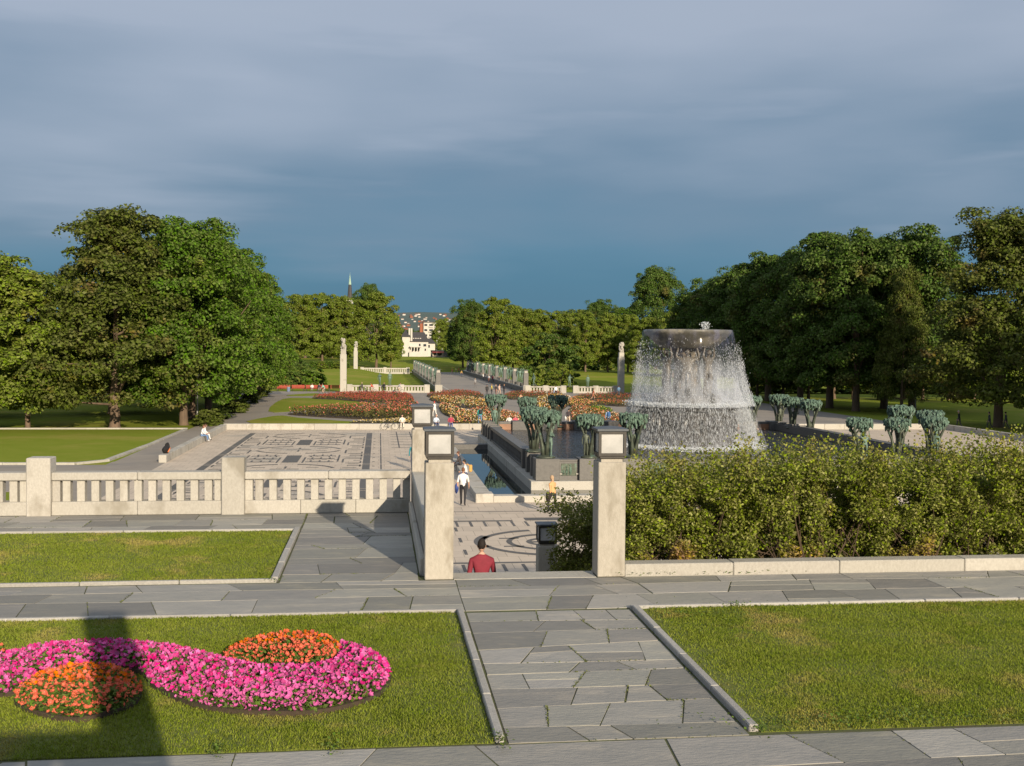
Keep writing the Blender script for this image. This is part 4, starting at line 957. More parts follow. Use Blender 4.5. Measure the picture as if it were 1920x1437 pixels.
def tree(kind, label, x, y, top_y=None, h=None, rpx=None, z=None, group=None, wide=1.0, cat='tree'):
    """x,y world; top_y: photo row of the tree top; rpx: half width of the crown in the photo."""
    tr, cr_, hh = TP[kind]
    if z is None: z = float(ground_z(np.array(x), np.array(y)))-.03
    if h is None:
        px = 960+FPX*float((np.array([x, y, 8])-cC)@cR/((np.array([x, y, 8])-cC)@cF)); h = float(atY(px, top_y, y)[2])-z
    s = h/hh; R0 = {'maple': 7.6, 'maple2': 7.4, 'olive': 7.6, 'lime': 6.3, 'lime2': 6.7, 'dark': 8.0, 'dark2': 7.6, 'young': 8.2}[kind]
    sx = (rpx*y/FPX)/R0 if rpx else s*wide
    tree_n[0] += 1; rz = (tree_n[0]*2.399) % 6.283
    t = thing('broadleaf_tree', label, cat, (x, y, z), rz, group, (sx, sx, s)); link('trunk', tr, t); link('crown', cr_, t); return t
def tpx(kind, label, px, base_y, top_y, rpx, Y=None, group=None):
    if Y is None: p = at(px, base_y, 0.0); X, Y = p[0], p[1]
    else: X = atY(px, 650, Y)[0]
    return tree(kind, label, X, Y, top_y, None, rpx, None, group)
G1 = 'trees of the near left lawn'; G2 = 'avenue trees beside the left path'; G3 = 'avenue trees on the right lawn'; G4 = 'trees beyond the bridge'; G5 = 'far row of trees behind the right avenue'
tpx('lime2', 'yellowish tree with a short pale trunk cut by the picture edge', -55, 806, 470, 150, None, G1)
tpx('young', 'yellow green tree with a slim pale trunk beside the big dark tree', 52, 804, 505, 120, None, G1)
tpx('olive', 'big brownish green tree with a tapering top and a stout pale trunk', 215, 803, 388, 165, None, G1)
tpx('maple', 'dense dark tree with a stout trunk just behind the grey lamp post', 345, 797, 425, 135, None, G1)
for i, (Y, X, ty, rp) in enumerate(((118, -19.5, 413, 120), (128, -19.3, 437, 112), (138, -19.0, 456, 105), (149, -19.0, 478, 95), (161, -18.8, 508, 82), (174, -18.6, 540, 70))):
    tree('maple2' if i % 2 else 'maple', ['tallest domed green tree at the start of the path avenue', 'second domed green tree along the path avenue', 'third domed green tree along the path avenue', 'fourth domed green tree along the path avenue', 'fifth domed green tree along the path avenue', 'last domed green tree along the path avenue'][i], X, Y, ty, None, rp, None, G2)
for i, (X, Y) in enumerate(((-30, 128), (-42, 122), (-29, 146), (-52, 140), (-68, 132), (-40, 165), (-62, 165), (-82, 150))):
    tree(('dark', 'maple', 'lime2')[i % 3], 'leafy tree in the shade deeper inside the left grove', X, Y, None, 15+(i*37 % 5), None, None, 'trees deep in the left grove')
# right avenue
for i, (px, by, ty, rp, kd, lab) in enumerate(((1872, 801, 390, 165, 'olive', 'tall light green tree with a leaning pale trunk at the right lawn'),
        (1710, 772, 428, 135, 'dark', 'tall dark avenue tree with a yellowing side branch'), (1657, 766, 445, 118, 'dark2', 'dark avenue tree behind the leaf bowls of three bronze trees'),
        (1605, 771, 440, 125, 'dark', 'dark avenue tree with a round top rising over its row'), (1555, 765, 432, 118, 'dark2', 'dark avenue tree whose top stands highest above the fountain side'),
        (1500, 758, 465, 112, 'dark', 'dark avenue tree behind a cluster of three bronze trees'), (1440, 752, 476, 105, 'dark2', 'dark avenue tree beside the edge of the fountain spray'),
        (1385, 744, 500, 95, 'dark', 'dark avenue tree behind the fountain spray'), (1340, 738, 522, 82, 'dark', 'dark avenue tree behind the fountain bowl'), (1305, 733, 545, 66, 'dark2', 'last dark tree of the right avenue'))):
    tpx(kd, lab, px, by, ty, rp, None, G3)
tpx('olive', 'yellowing young tree in front of the dark avenue row', 1690, 778, 500, 62, None, G3)
for i in range(13):
    px = 1420+i*44+(i*17 % 13); tpx(('lime', 'dark', 'lime2')[i % 3], '%s tree from the fountain in the far row with sunlit trunks' % ORD[i], px, 748+(i % 3), 600-(i*23 % 40), 55, None, G5)
for i, (X, Y) in enumerate(((78, 84), (86, 72), (74, 66), (92, 92), (100, 108), (84, 100), (96, 60))):
    tree('dark' if i % 2 else 'maple', 'tree of the right grove beyond the picture edge', X, Y, None, 21, None, None, 'trees of the right grove')
# beyond the bridge
for i, (kd, px, Y, ty, rp, lab) in enumerate((
        ('dark', 690, 410, 532, 36, 'dark round tree top rising behind the trees beside the spire'),
        ('lime2', 562, 335, 553, 46, 'lime tree next to the end of the path avenue'), ('lime', 604, 338, 550, 42, 'lime tree with a bare trunk behind the red strip of flowers'),
        ('lime2', 642, 342, 556, 40, 'lime tree in front of the church spire'), ('lime2', 706, 345, 549, 48, 'broad lime tree behind the pair of tall carved columns'),
        ('lime', 733, 360, 585, 24, 'small lime tree beside the white house'),
        ('dark', 884, 350, 562, 44, 'dark shaded tree at the end of the road beyond the bridge'), ('dark2', 868, 370, 590, 34, 'smaller dark shaded tree beside the gate'),
        ('lime', 930, 290, 558, 46, 'bright lime tree over the far end of the bridge'), ('lime2', 962, 300, 574, 44, 'lime tree second from the road beyond the bridge'),
        ('lime2', 1002, 300, 580, 42, 'lime tree behind the large dark shrub'), ('lime', 1045, 300, 584, 42, 'lime tree behind the dark shrub, on the side of the column'),
        ('lime', 1098, 285, 585, 32, 'slim lime tree with a bare trunk near the grey column'), ('lime', 1140, 285, 586, 32, 'slim lime tree just behind the bronze figure on the grass'),
        ('lime2', 1178, 285, 590, 36, 'lime tree right behind the grey carved column'), ('dark', 1122, 400, 562, 42, 'dark rounded tree rising behind the slim lime trees'),
        ('dark', 1230, 330, 500, 62, 'tall rounded tree standing high behind the fountain'), ('lime2', 1215, 270, 596, 42, 'lime tree to the column side of the fountain bowl'), ('lime', 1262, 260, 585, 40, 'lime tree directly behind the fountain bowl'),
        ('young', 828, 500, 598, 22, 'green tree in front of the apartment block'), ('maple2', 816, 505, 626, 12, 'low round tree at the corner of the white house'))):
    tpx(kd, lab, px, 0, ty, rp, Y, G4)
for i in range(9):
    tpx(('dark', 'lime2', 'maple')[i % 3], 'tree of the wood behind the bridge trees', 520+i*26 if i < 5 else 900+(i-5)*90, 0, 575+(i*13 % 17), 48, 420, 'wood behind the bridge trees')
# ================================================================= SHRUBS AND HEDGE
def shrub_proto(seed, w_, d_, h_, n, size, M, nst=26, ragged=.25):
    g = np.random.default_rng(seed); random.seed(seed); C = []
    while len(C) < 62:
        p = g.uniform(-1, 1, 3); p[2] = g.uniform(0, 1)
        if p[0]**2+p[1]**2 < 1-.35*p[2]**3: C.append((p[0]*w_*.5, p[1]*d_*.5, p[2]*h_*(1-.18*g.uniform())))
    C = np.array(C); k = g.integers(0, len(C), n); d = unit(g.normal(size=(n, 3))); rc = g.uniform(.25, 1.0, (n, 1))**.6
    P = C[k]+d*rc*np.array([.27, .25, .24])*(h_/2.0)
    # upright twigs with leaves standing out of the top
    tw = int(110*w_); tb = np.column_stack([g.uniform(-.5, .5, tw)*w_, g.uniform(-.5, .5, tw)*d_, np.full(tw, h_*.85)]); tl = g.uniform(.1, .1+ragged*1.5, tw)
    tt = g.uniform(0, 1, (tw, 16)); Pt = tb[:, None]+np.stack([g.normal(0, .05, (tw, 16))+tt*g.normal(0, .10, (tw, 1)), g.normal(0, .05, (tw, 16)), tt*tl[:, None]], -1)
    P = np.vstack([P, Pt.reshape(-1, 3)]); P = P[P[:, 2] > .02]
    v, f = leaf_quads(P, g.normal(0, .6, (len(P), 3))+np.array([0, -.25, .6]), size, .62, .25)
    cr_ = np_mesh('foliage', v, f, M); b = MB()
    for q in range(nst):
        x0, y0 = g.uniform(-.4, .4)*w_, g.uniform(-.45, .4)*d_; c = C[g.integers(len(C))]
        b.tube([(x0, y0, -.1), ((x0+c[0])/2+g.uniform(-.1, .1), (y0+c[1])/2, c[2]*.5), (c[0], c[1], c[2])], [.016, .011, .005], 5)
    return b.mesh('stems', stem_m), cr_
def shrub(label, proto, x, y, z, rz, s, group, name='leafy_shrub'):
    t = thing(name, label, 'shrub', (x, y, z), rz, group, s); link('stems', proto[0], t); link('foliage', proto[1], t); return t
HP = [shrub_proto(60+i, 2.2, 1.6, 2.0, 19000, .066, hedge_leaf, 40, .55) for i in range(3)]
GH = 'shrubs of the hedge behind the low wall'
hl = ['first shrub of the hedge, touching the lantern pillar', 'second shrub of the hedge along the low wall', 'third shrub of the hedge, below the falling water', 'fourth shrub of the hedge, with a low gap above it', 'fifth shrub of the hedge along the low wall', 'sixth shrub of the hedge, below the dip in its top', 'seventh and tallest shrub of the hedge along the low wall', 'last shrub of the hedge along the low wall']
for i, (x, sc_) in enumerate(((4.95, .74), (6.05, .84), (7.3, .92), (8.6, .92), (9.7, .80), (11.0, .94), (12.4, .96), (13.8, .92))):
    shrub(hl[i], HP[i % 3], x, 19.25+.05*(i % 2), T-.05, (i % 2)*math.pi+random.uniform(-.15, .15), (.85, .95, sc_), GH)
for i in range(6): shrub('%s shrub from the stair in the back hedge row on the bank' % ORD[i], HP[(i+1) % 3], 5.8+i*1.7, 20.9, T-.75, i*1.3, (1, 1, 1.02), 'second hedge row on the bank')
DP = shrub_proto(77, 1.6, 2.6, 1.9, 15000, .060, hedge_dark, 22, .3)
shrub('dark leafy shrub overhanging the steps behind the lantern pillar', DP, 4.5, 22.6, 2.52, .1, (1.12, 1.05, 1.05), None)
shrub('dark shrub further down the bank beside the steps', DP, 5.15, 24.4, 2.1, 2.9, (1.0, .9, 1.0), None)
def round_bush(label, kind, x, y, z, rz, wx, wy, h_, group, M=None):
    t = thing('round_bush', label, 'bush', (x, y, z), rz, group, (wx/21.0, wy/21.0, h_/20.5)); link('stems', TP[kind][0], t); c = link('foliage', TP[kind][1], t)
    if M: c.material_slots[0].link = 'OBJECT'; c.material_slots[0].material = M
    return t
for i, (px, py, s) in enumerate(((400, 800, .95), (425, 788, .9), (447, 776, .95), (463, 768, .8), (475, 757, .9), (490, 748, .95), (503, 741, .9))):
    p = at(px, py); round_bush('%s clipped bush from the bench wall beside the garden path' % ORD[i], 'bushlet' if i % 3 != 1 else 'bushlet_dark', p[0]-.8, p[1]+1.0, -.05, i, s*2.6, s*3.6, s*1.55, 'bushes beside the garden path')
p = at(385, 801); round_bush('bright green bush behind the seated pair on the bench wall', 'bushlet', p[0], p[1]+2.5, -.05, 1, 3, 3, 1.7, None)
def bigbush(label, px, Y, ty, rp, M, seed):
    X = atY(px, 650, Y)[0]; z = float(ground_z(np.array(X), np.array(Y))); h_ = float(atY(px, ty, Y)[2])-z
    w_ = 2*rp*Y/FPX; round_bush(label, 'bush' if h_ > 4 else 'bushlet', X, Y, z-.1, seed, w_, w_*.9, h_, 'large shrubs near the bridge', M)
bigbush('large dark shrub behind the bridge statues', 1030, 235, 622, 62, leaf[3], 91)
bigbush('yellow green bush behind the bridge balustrade', 1052, 205, 680, 30, leaf[2], 92)
bigbush('small yellow green bush beside the bridge statues', 1012, 207, 690, 18, leaf[2], 93)
bigbush('dark spreading shrub beside the red benches', 563, 205, 672, 34, leaf[3], 94)
bigbush('green shrub behind the red benches', 590, 203, 690, 26, leaf[0], 95)
bigbush('rust coloured bush among the shrubs by the benches', 524, 200, 697, 14, mat('leaf_rust', (.25, .15, .03), (.2, .14, .03), 1, .6, transl=.3, island=.3), 96)
for i in range(11): bigbush('%s undergrowth shrub from the tall columns below the trees beyond the bridge' % ORD[i], 590+i*14 if i < 5 else 1090+(i-5)*24, 305, 676, 13, (leaf[0], leaf[2])[i % 2], 120+i)
for i in range(14): bigbush('%s undergrowth shrub from the fountain behind the right avenue' % ORD[i], 1400+i*38, 190, 712+(i*7 % 9), 30, (leaf[2], leaf[3])[i % 2], 140+i)

# ================================================================= WALLS AND BENCHES OF THE PLAZA
def block_wall(name, label, x0, y0, x1, y1, w_, h_, seg, cat='wall', M=granite):
    t = thing(name, label, cat, (x0, y0, 0), math.atan2(y1-y0, x1-x0)); Ln = math.hypot(x1-x0, y1-y0); n = max(1, round(Ln/seg)); s = Ln/n
    me = MB().box(.004, s-.004, -w_/2, w_/2, 0, h_, .02).mesh('wall_block', M)
    for i in range(n): link('wall_block', me, t, (i*s, 0, random.uniform(-.004, .004)))
    return t
block_wall('bench_wall', 'low granite bench wall along the far side of the inlaid plaza', -14.2, 103.3, 56.0, 103.3, .55, .56, 2.05)
block_wall('bench_wall', 'low granite bench wall running away beside the asphalt path', -14.15, 74.2, -14.15, 103.0, .5, .52, 2.05)
block_wall('bench_wall', 'low granite bench wall on the far side of the basin', 56.3, 74.2, 56.3, 103.0, .5, .52, 2.05)

# ================================================================= ROSE BEDS
def rose_bed(label, pix, cols, hgt=.55, nleaf=1500, nbl=500, size=.2, blo=.13, leafm=roseleaf):
    hgt *= .72; blo *= .72; nbl = int(nbl*1.35); nleaf = int(nleaf*1.5); size *= .8
    poly = smooth_poly(gp(pix), 3); c = np.mean(np.array(poly), 0); q = [(x-c[0], y-c[1]) for x, y in poly]
    t = thing('rose_bed', label, 'flower bed', (c[0], c[1], 0), 0, 'rose beds of the garden')
    MB().prism(q, .02, .09).build('soil', soil, t)
    P = sample(q, nleaf); z = hgt*rng.uniform(.1, .95, nleaf)*np.clip(edge_dist(q, P)/.5+.35, 0, 1)
    v, f = leaf_quads(np.column_stack([P, z+.06]), rng.normal(0, .6, (nleaf, 3))+np.array([0, -.2, .7]), size, .75); stuff(link('foliage', np_mesh('foliage', v, f, leafm), t))
    for k, cc in enumerate(cols):
        n = int(nbl*.72)//len(cols); P = sample(q, n); z = hgt*rng.uniform(.86, 1.12, n)*np.clip(edge_dist(q, P)/.5+.45, 0, 1)
        v, f = leaf_quads(np.column_stack([P, z+.08]), rng.normal(0, .5, (n, 3))+np.array([0, -.7, .8]), blo, .95, .1)
        stuff(link('blossoms', np_mesh('blossoms', v, f, mat('rose_%d_%d_%d' % tuple(int(u*100) for u in cc), cc, tuple(u*.8 for u in cc), 3, .6, transl=.25, island=.2)), t))
RED = (.30, .030, .018); RUST = (.36, .075, .035); SAL = (.60, .17, .10); YEL = (.62, .42, .09); CRE = (.66, .52, .32); ORG = (.52, .17, .04); WHT = (.68, .60, .50)
rose_bed('wide bed of deep red roses in front of the bridge balustrade', [(585, 748), (620, 742), (660, 739), (720, 739), (765, 742), (775, 750), (768, 756), (700, 756), (640, 751)], [RED, RUST], .6, 3200, 2400, .24, .20)
rose_bed('long bed of salmon roses over dark leaves behind the bicycle', [(540, 778), (580, 775), (640, 772), (700, 769), (760, 766), (785, 766), (785, 788), (760, 790), (700, 788), (620, 784)], [SAL, RED, SAL], 1.3, 5200, 800, .24, .19)
rose_bed('low strip of yellow flowers on top of the bench wall', [(655, 794), (700, 792), (760, 788), (780, 788), (780, 796), (700, 796)], [YEL, CRE], .35, 500, 260, .2, .18)
rose_bed('small red bed at the start of the bridge road', [(800, 743), (822, 738), (860, 735), (898, 739), (905, 746), (860, 748), (820, 749)], [RUST, RED], .6, 1100, 700, .24, .19)
rose_bed('curved bed of yellow and cream roses below the red one', [(806, 749), (840, 747), (900, 750), (925, 760), (918, 768), (870, 766), (835, 760), (815, 754)], [YEL, CRE, ORG], .6, 1500, 700, .24, .2)
rose_bed('hooked bed of cream roses next to the lantern', [(824, 762), (845, 763), (870, 774), (905, 783), (935, 790), (935, 801), (880, 801), (850, 797), (848, 785), (830, 776)], [CRE, SAL, YEL], .65, 1700, 620, .24, .2)
rose_bed('bed of orange and cream roses beside the teal shirted person', [(878, 776), (905, 770), (945, 775), (985, 786), (985, 800), (950, 799), (910, 786)], [ORG, CRE, SAL], .65, 1500, 560, .24, .2)
rose_bed('rust red bed stretching along the road to the bridge parapet', [(945, 744), (960, 738), (1000, 736), (1050, 738), (1048, 744), (1000, 748), (960, 750)], [RUST, RED], .6, 1200, 520, .24, .19)
rose_bed('large bed of yellow and white roses between bronze trees', [(1004, 752), (1030, 744), (1060, 745), (1075, 752), (1062, 764), (1045, 774), (1018, 772), (1006, 762)], [YEL, WHT, ORG], .65, 1600, 600, .24, .2)
rose_bed('bed of cream roses beside the slender bronze tree', [(1068, 752), (1085, 748), (1110, 756), (1120, 763), (1095, 765), (1070, 764)], [YEL, SAL], .6, 700, 280, .24, .2)
rose_bed('bed of orange and white roses along the far basin wall', [(1068, 770), (1095, 766), (1130, 776), (1175, 785), (1190, 798), (1150, 801), (1100, 799), (1072, 788)], [ORG, CRE, RUST], .65, 2000, 620, .24, .2)
rose_bed('dark red bed in the shade behind the runner', [(1078, 745), (1110, 741), (1190, 741), (1215, 748), (1150, 752), (1100, 751)], [RUST, RED], .55, 1200, 420, .24, .19)
rose_bed('rust coloured bed close to the fountain spray', [(1110, 757), (1140, 753), (1190, 755), (1200, 761), (1160, 763)], [RUST, ORG], .5, 700, 250, .24, .19)
rose_bed('narrow bed of green leaves without flowers', [(1100, 768), (1125, 765), (1148, 770), (1140, 774), (1115, 773)], [YEL], .5, 600, 12, .24, .2, bedleaf)
rose_bed('thin strip of red flowers on the grass beyond the bridge', [(586, 694), (640, 693), (690, 694), (690, 696), (586, 696)], [RUST], .5, 500, 300, .35, .3)

# ================================================================= BRIDGE WITH STATUES, COLUMNS
def column(label, px, base_y, top_y, Y, w_=1.5):
    X = atY(px, 650, Y)[0]; h_ = float(atY(px, top_y, Y)[2]); t = thing('carved_column', label, 'column', (X, Y, 0), 0, 'tall carved granite columns')
    MB().box(-w_/2, w_/2, -w_/2, w_/2, 0, h_*.70, .05).build('shaft', granite, t)
    MB().box(-w_*.42, w_*.42, -w_*.42, w_*.42, h_*.69, h_*.80, .05).build('upper_shaft', granite, t)
    random.seed(int(px)); b = MB()
    for k in range(20): b.blob((random.uniform(-.3, .3)*w_, random.uniform(-.3, .3)*w_, h_*(.81+.17*random.random())), (w_*.2, w_*.2, w_*.26), 7, 6, .2)
    b.build('carved_top', granite, t)
column('tall sunlit carved column beside the red benches', 644, 735, 634, 187, 1.08)
column('tall sunlit carved column at the far bridge corner', 667, 700, 640, 315, 1.15)
column('tall grey carved column standing in shade', 1165, 737, 642, 187, 1.05)
def long_bal(label, px0, px1, Y, h_=1.05, n_post=1):
    X0, X1 = atY(px0, 650, Y)[0], atY(px1, 650, Y)[0]; t = thing('balustrade', label, 'balustrade', (X0, Y, 0), 0, 'granite balustrades at the bridge'); L_ = X1-X0
    MB().box(0, L_, -.25, .25, 0, h_*.28, .02).build('base_course', granite, t); MB().box(0, L_, -.28, .28, h_*.8, h_, .02).build('rail', granite, t)
    for xx in np.linspace(0, L_-.9, n_post+1): MB().box(xx-.01, xx+.91, -.33, .33, 0, h_*1.12, .02).build('post', granite, t)
    bm = MB().box(-.14, .14, -.14, .14, h_*.27, h_*.81).mesh('baluster', granite)
    for xx in np.arange(.5, L_, .52): link('baluster', bm, t, (xx, 0, 0))
long_bal('sunlit granite balustrade from the tall column to the bridge', 651, 806, 186.5, 1.25, 3)
long_bal('granite balustrade at the far end of the bridge', 676, 768, 315, 1.7, 2)
long_bal('granite balustrade with dark gaps beside the road, in the sun', 985, 1062, 186.5, 1.2, 2)
long_bal('granite balustrade in the shade next to the grey column', 1075, 1160, 186.5, 1.2, 2)
fig_bronze = bronze
def statue(label, x, y, z, pose, rz, s, ped, group):
    t = thing('bronze_statue', label, 'statue', (x, y, z), rz, group); MB().box(-.4, .4, -.4, .4, 0, ped, .03).build('pedestal', dark_gr, t)
    me, hd, _ = body_mesh(pose); o = link('figure', me, t, (0, 0, ped-.06), 0, s)
    for sl in o.material_slots: sl.link = 'OBJECT'; sl.material = fig_green
for side, xx, lab in ((0, 10.15, 'bridge parapet of the side with the near white stone block'), (1, 25.35, 'bridge parapet of the side with the many passers-by')):
    t = thing('bridge_parapet', lab, 'parapet', (xx, 187.2, 0))
    MB().box(-.45, .45, 0, 138, 0, .85, .03).build('wall', dark_gr, t)
    for k in range(23): MB().box(-.52, .52, k*6.0+.02, k*6.0+5.98, .85, 1.02, .03).build('coping', granite, t)
    MB().box(-.62, .62, -.75, .9, 0, 1.35, .03).build('end_block', granite, t)
    for k in range(9):
        yy = 188.2+k*15.5; ln = thing('bridge_lantern', '%s lantern pillar from the garden on the %s bridge parapet' % (ORD[k], ('church spire side', 'crowded')[side]), 'pillar', (xx, yy, 1.0), 0, 'lantern pillars on the bridge')
        MB().box(-.42, .42, -.42, .42, 0, 2.4, .03).build('shaft', dark_gr, ln); MB().box(-.30, .30, -.30, .30, 2.38, 2.86, .04).build('lantern', granite, ln); MB().box(-.42, .42, -.42, .42, 2.85, 2.98, .03).build('lantern_roof', lead, ln)
        if k < 8:
            for q, dy in enumerate((3.9, 7.8, 11.7)):
                statue('%s bronze figure after the %s lantern on the %s bridge parapet' % (ORD[q], ORD[k], ('church spire side', 'crowded')[side]), xx, yy+dy, 1.0, ('stand', 'raise', 'reach', 'walk')[(k*2+q+side) % 4], (k*1.7+q*2.1+side) % 6.28, 1.42, .55, 'bronze figures on the bridge')
def stat_px(label, px, Y, foot_y, pose, rz, s=1.15, ped=.5):
    p = atY(px, foot_y, Y); statue(label, p[0], Y, max(0, float(p[2])-ped), pose, rz, s, ped+max(0, -float(p[2])), 'bronze figures by the bridge')
stat_px('dark bronze figure standing on the sunlit balustrade', 712, 186.5, 722, 'reach', 2.8, 1.2, .1)
stat_px('dark bronze pair-like figure on a pedestal by the bridge', 731, 186.5, 722, 'stand', 3.3, 1.3, .1)
stat_px('bronze figure on the shaded balustrade before the bright grass', 1102, 186.5, 725, 'stand', 3.0, 1.15, .1)
stat_px('bronze figure on the balustrade among yellow green bushes', 1001, 186.5, 722, 'walk', 2.0, 1.15, .1)
stat_px('bronze figure on the balustrade beside the yellow bush', 1068, 186.5, 724, 'reach', 3.6, 1.15, .1)
# slim lamps
def lamp_post(label, px, base_y, top_y, Y=None):
    p = at(px, base_y) if Y is None else atY(px, base_y, Y); X, Y = p[0], p[1]; h_ = float(atY(px, top_y, Y)[2])-max(0, float(p[2])); t = thing('lamp_post', label, 'lamp', (X, Y, max(0, float(p[2]))), 0, 'slim park lamps')
    MB().tube([(0, 0, 0), (0, 0, .6), (0, 0, h_-.5)], [.10, .07, .05], 8).build('pole', grey_m, t); MB().lathe([(.05, h_-.5), (.19, h_-.42), (.22, h_-.1), (.1, h_)], 12).build('globe', pane_m, t)
lamp_post('slim grey lamp post beside the bushes of the garden path', 370, 796, 700)
lamp_post('slim lamp post under the dark avenue trees', 1716, 774, 716)
lamp_post('lamp post with a white globe under the slim lime trees', 1121, 690, 668, 290)
lamp_post('tall lamp post by the gate wall beyond the bridge', 819, 668, 638, 440)
lamp_post('lamp post with a white globe at the gate beyond the bridge', 829, 668, 654, 440)
# red benches
bench = None
for i, px in enumerate((528, 556, 583, 606, 626)):
    p = at(px, 735); t = thing('park_bench', ['red park bench at the end beside the rust coloured bush', 'red park bench second from the rust coloured bush', 'red park bench with a seated person in white', 'red park bench with a seated person in dark clothes', 'dark red park bench beside the tall column'][i], 'bench', (p[0], 192, 0), 0, 'red park benches')
    for zz in (.44, .47): pass
    for k in range(3): MB().box(-1.1, 1.1, -.25+k*.17, -.10+k*.17, .42, .47).build('seat_slat', red_paint, t)
    for k in range(3): MB().box(-1.1, 1.1, .28, .32, .55+k*.17, .69+k*.17).build('back_slat', red_paint, t)
    for s_ in (-.95, .95): MB().box(s_-.05, s_+.05, -.25, .33, 0, .42).build('leg', black_m, t)
# litter bin by the benches
p = at(541, 735); t = thing('litter_bin', 'small litter bin between the red benches', 'bin', (p[0], p[1], 0)); MB().lathe([(.22, 0), (.27, .1), (.28, .75)], 12).build('drum', plain((.16, .2, .32)), t); MB().lathe([(.29, .75), (.29, .82), (.1, .86)], 12).build('rim', grey_m, t)

# ================================================================= BUILDINGS AND FAR HILL
def win(parent, x, z, w_, h_, y):
    f = MB().box(x-w_/2-.12, x+w_/2+.12, y-.05, y+.05, z-.12, z+h_+.12).build('window', white_w, parent); MB().box(x-w_/2, x+w_/2, y-.10, y-.04, z, z+h_).build('pane', glass_d, f)
def gable(b, x0, x1, y0, y1, z, h_, ov=.5):
    ym = (y0+y1)/2; b.add([(x0-ov, y0-ov, z), (x1+ov, y0-ov, z), (x1+ov, y1+ov, z), (x0-ov, y1+ov, z), (x0+1.5, ym, z+h_), (x1-1.5, ym, z+h_)], [(3, 2, 1, 0), (0, 1, 5, 4), (2, 3, 4, 5), (1, 2, 5), (3, 0, 4)])
Yh = 478.0; zh = 3.75
def hx(px): return float(atY(px, 650, Yh)[0])
def hz_(py): return float(atY(780, py, Yh)[2])
h1 = thing('white_house', 'white villa with dark hipped roof and twin chimneys at the end of the park', 'house', (hx(780), Yh, zh))
ox = hx(780)
MB().box(hx(754)-ox, hx(768)-ox, -1.5, 9, -1, hz_(632)-zh).build('tower_wall', white_w, h1)
MB().box(hx(768)-ox+.01, hx(803)-ox, 0, 10, -1, hz_(641)-zh).build('wall', white_w, h1)
b = MB(); gable(b, hx(754)-ox, hx(768)-ox, -1.5, 9, hz_(632)-zh, 3.4); b.build('tower_roof', roof_m, h1)
b = MB(); gable(b, hx(768)-ox, hx(803)-ox, 0, 10, hz_(641)-zh, 4.2); rf = b.build('roof', roof_m, h1)
for px in (767.5, 771.5): MB().box(hx(px)-ox-.36, hx(px)-ox+.36, -.5, .5, hz_(640)-zh, hz_(616)-zh).build('chimney', white_w, h1)
for k in range(4): MB().box(hx(775.5+k*4.3)-ox-.3, hx(775.5+k*4.3)-ox+.3, 1.2, 2.6, hz_(636.5)-zh, hz_(634)-zh).build('dormer', white_w, rf)
for px, py, w_ in ((787, 647, .7), (796.5, 647.5, 1.2), (797.5, 656, .6), (776, 656, 2.4), (783, 656, 1.6)): win(h1, hx(px)-ox, hz_(py)-zh-.5, w_, 1.0, 0)
MB().box(hx(767)-ox, hx(789)-ox, -3.2, -.02, -1, hz_(660)-zh).build('veranda_base', white_w, h1)
for k in range(4): MB().box(hx(771+k*5.5)-ox-.2, hx(771+k*5.5)-ox+.2, -3.1, -2.7, hz_(660)-zh, hz_(651.5)-zh).build('veranda_post', white_w, h1)
MB().box(hx(768)-ox, hx(790)-ox, -3.4, -.02, hz_(651.5)-zh, hz_(649.5)-zh).build('veranda_roof', white_w, h1)
h2 = thing('side_house', 'small white house with a dark gable next to the villa', 'house', (hx(808), Yh+8, zh)); MB().box(-2.6, 2.2, 0, 6, -1, hz_(644)-zh).build('wall', white_w, h2)
b = MB(); gable(b, -2.6, 2.2, 0, 6, hz_(644)-zh, 2.2); b.build('roof', roof_m, h2); win(h2, -.6, hz_(652)-zh, 1.0, 1.2, 0)
Ya = 640.0; pa = atY(808, 650, Ya); za = 4.4
ap = thing('apartment_block', 'white flat roofed apartment block with a red side behind the villa', 'building', (pa[0], Ya, za)); ax0, ax1 = float(atY(794, 650, Ya)[0]-pa[0]), float(atY(825, 650, Ya)[0]-pa[0]); zt = float(atY(800, 605, Ya)[2])-za
MB().box(ax0, ax1, 0, 12, -1, zt).build('wall', white_w, ap); MB().box(ax0-2.0, ax0-.02, 1.5, 12, -1, zt-.6).build('red_wing', brick_m, ap); MB().box(ax0-.3, ax1+.3, -.4, 12.3, zt+.01, zt+.5).build('roof_slab', roof_m, ap)
for r_ in range(4):
    for k in range(3):
        win(ap, ax0+1.3+k*3.1, zt-2.0-r_*3.0, 1.7 if k == 0 else 2.2, 1.1, 0)
        if k: MB().box(ax0+.4+k*3.1-.3, ax0+.4+k*3.1+2.0, -.9, -.12, zt-2.9-r_*3.0, zt-2.1-r_*3.0).build('balcony', white_w, ap)
# church spire
Yc = 900.0; pc = atY(656, 560, Yc); ch = thing('church_spire', 'slender dark church spire with a green copper tip above the trees', 'spire', (pc[0], Yc, 4.5)); zz = lambda py: float(atY(656, py, Yc)[2])-4.5
MB().box(-2.6, 2.6, -2.6, 2.6, -1, zz(563)).build('tower', granite, ch)
MB().lathe([(2.2, zz(563)), (1.15, zz(534))], 8).build('spire', roof_m, ch); MB().lathe([(1.2, zz(534)), (.5, zz(522)), (.12, zz(515)), (.05, zz(511))], 8).build('copper_tip', copper, ch)
for s_ in ((-2.2, -2.2), (2.2, -2.2), (2.2, 2.2), (-2.2, 2.2)): MB().lathe([(.5, zz(563)), (.05, zz(558.5))], 6, s_[0], s_[1]).build('pinnacle', copper, ch)
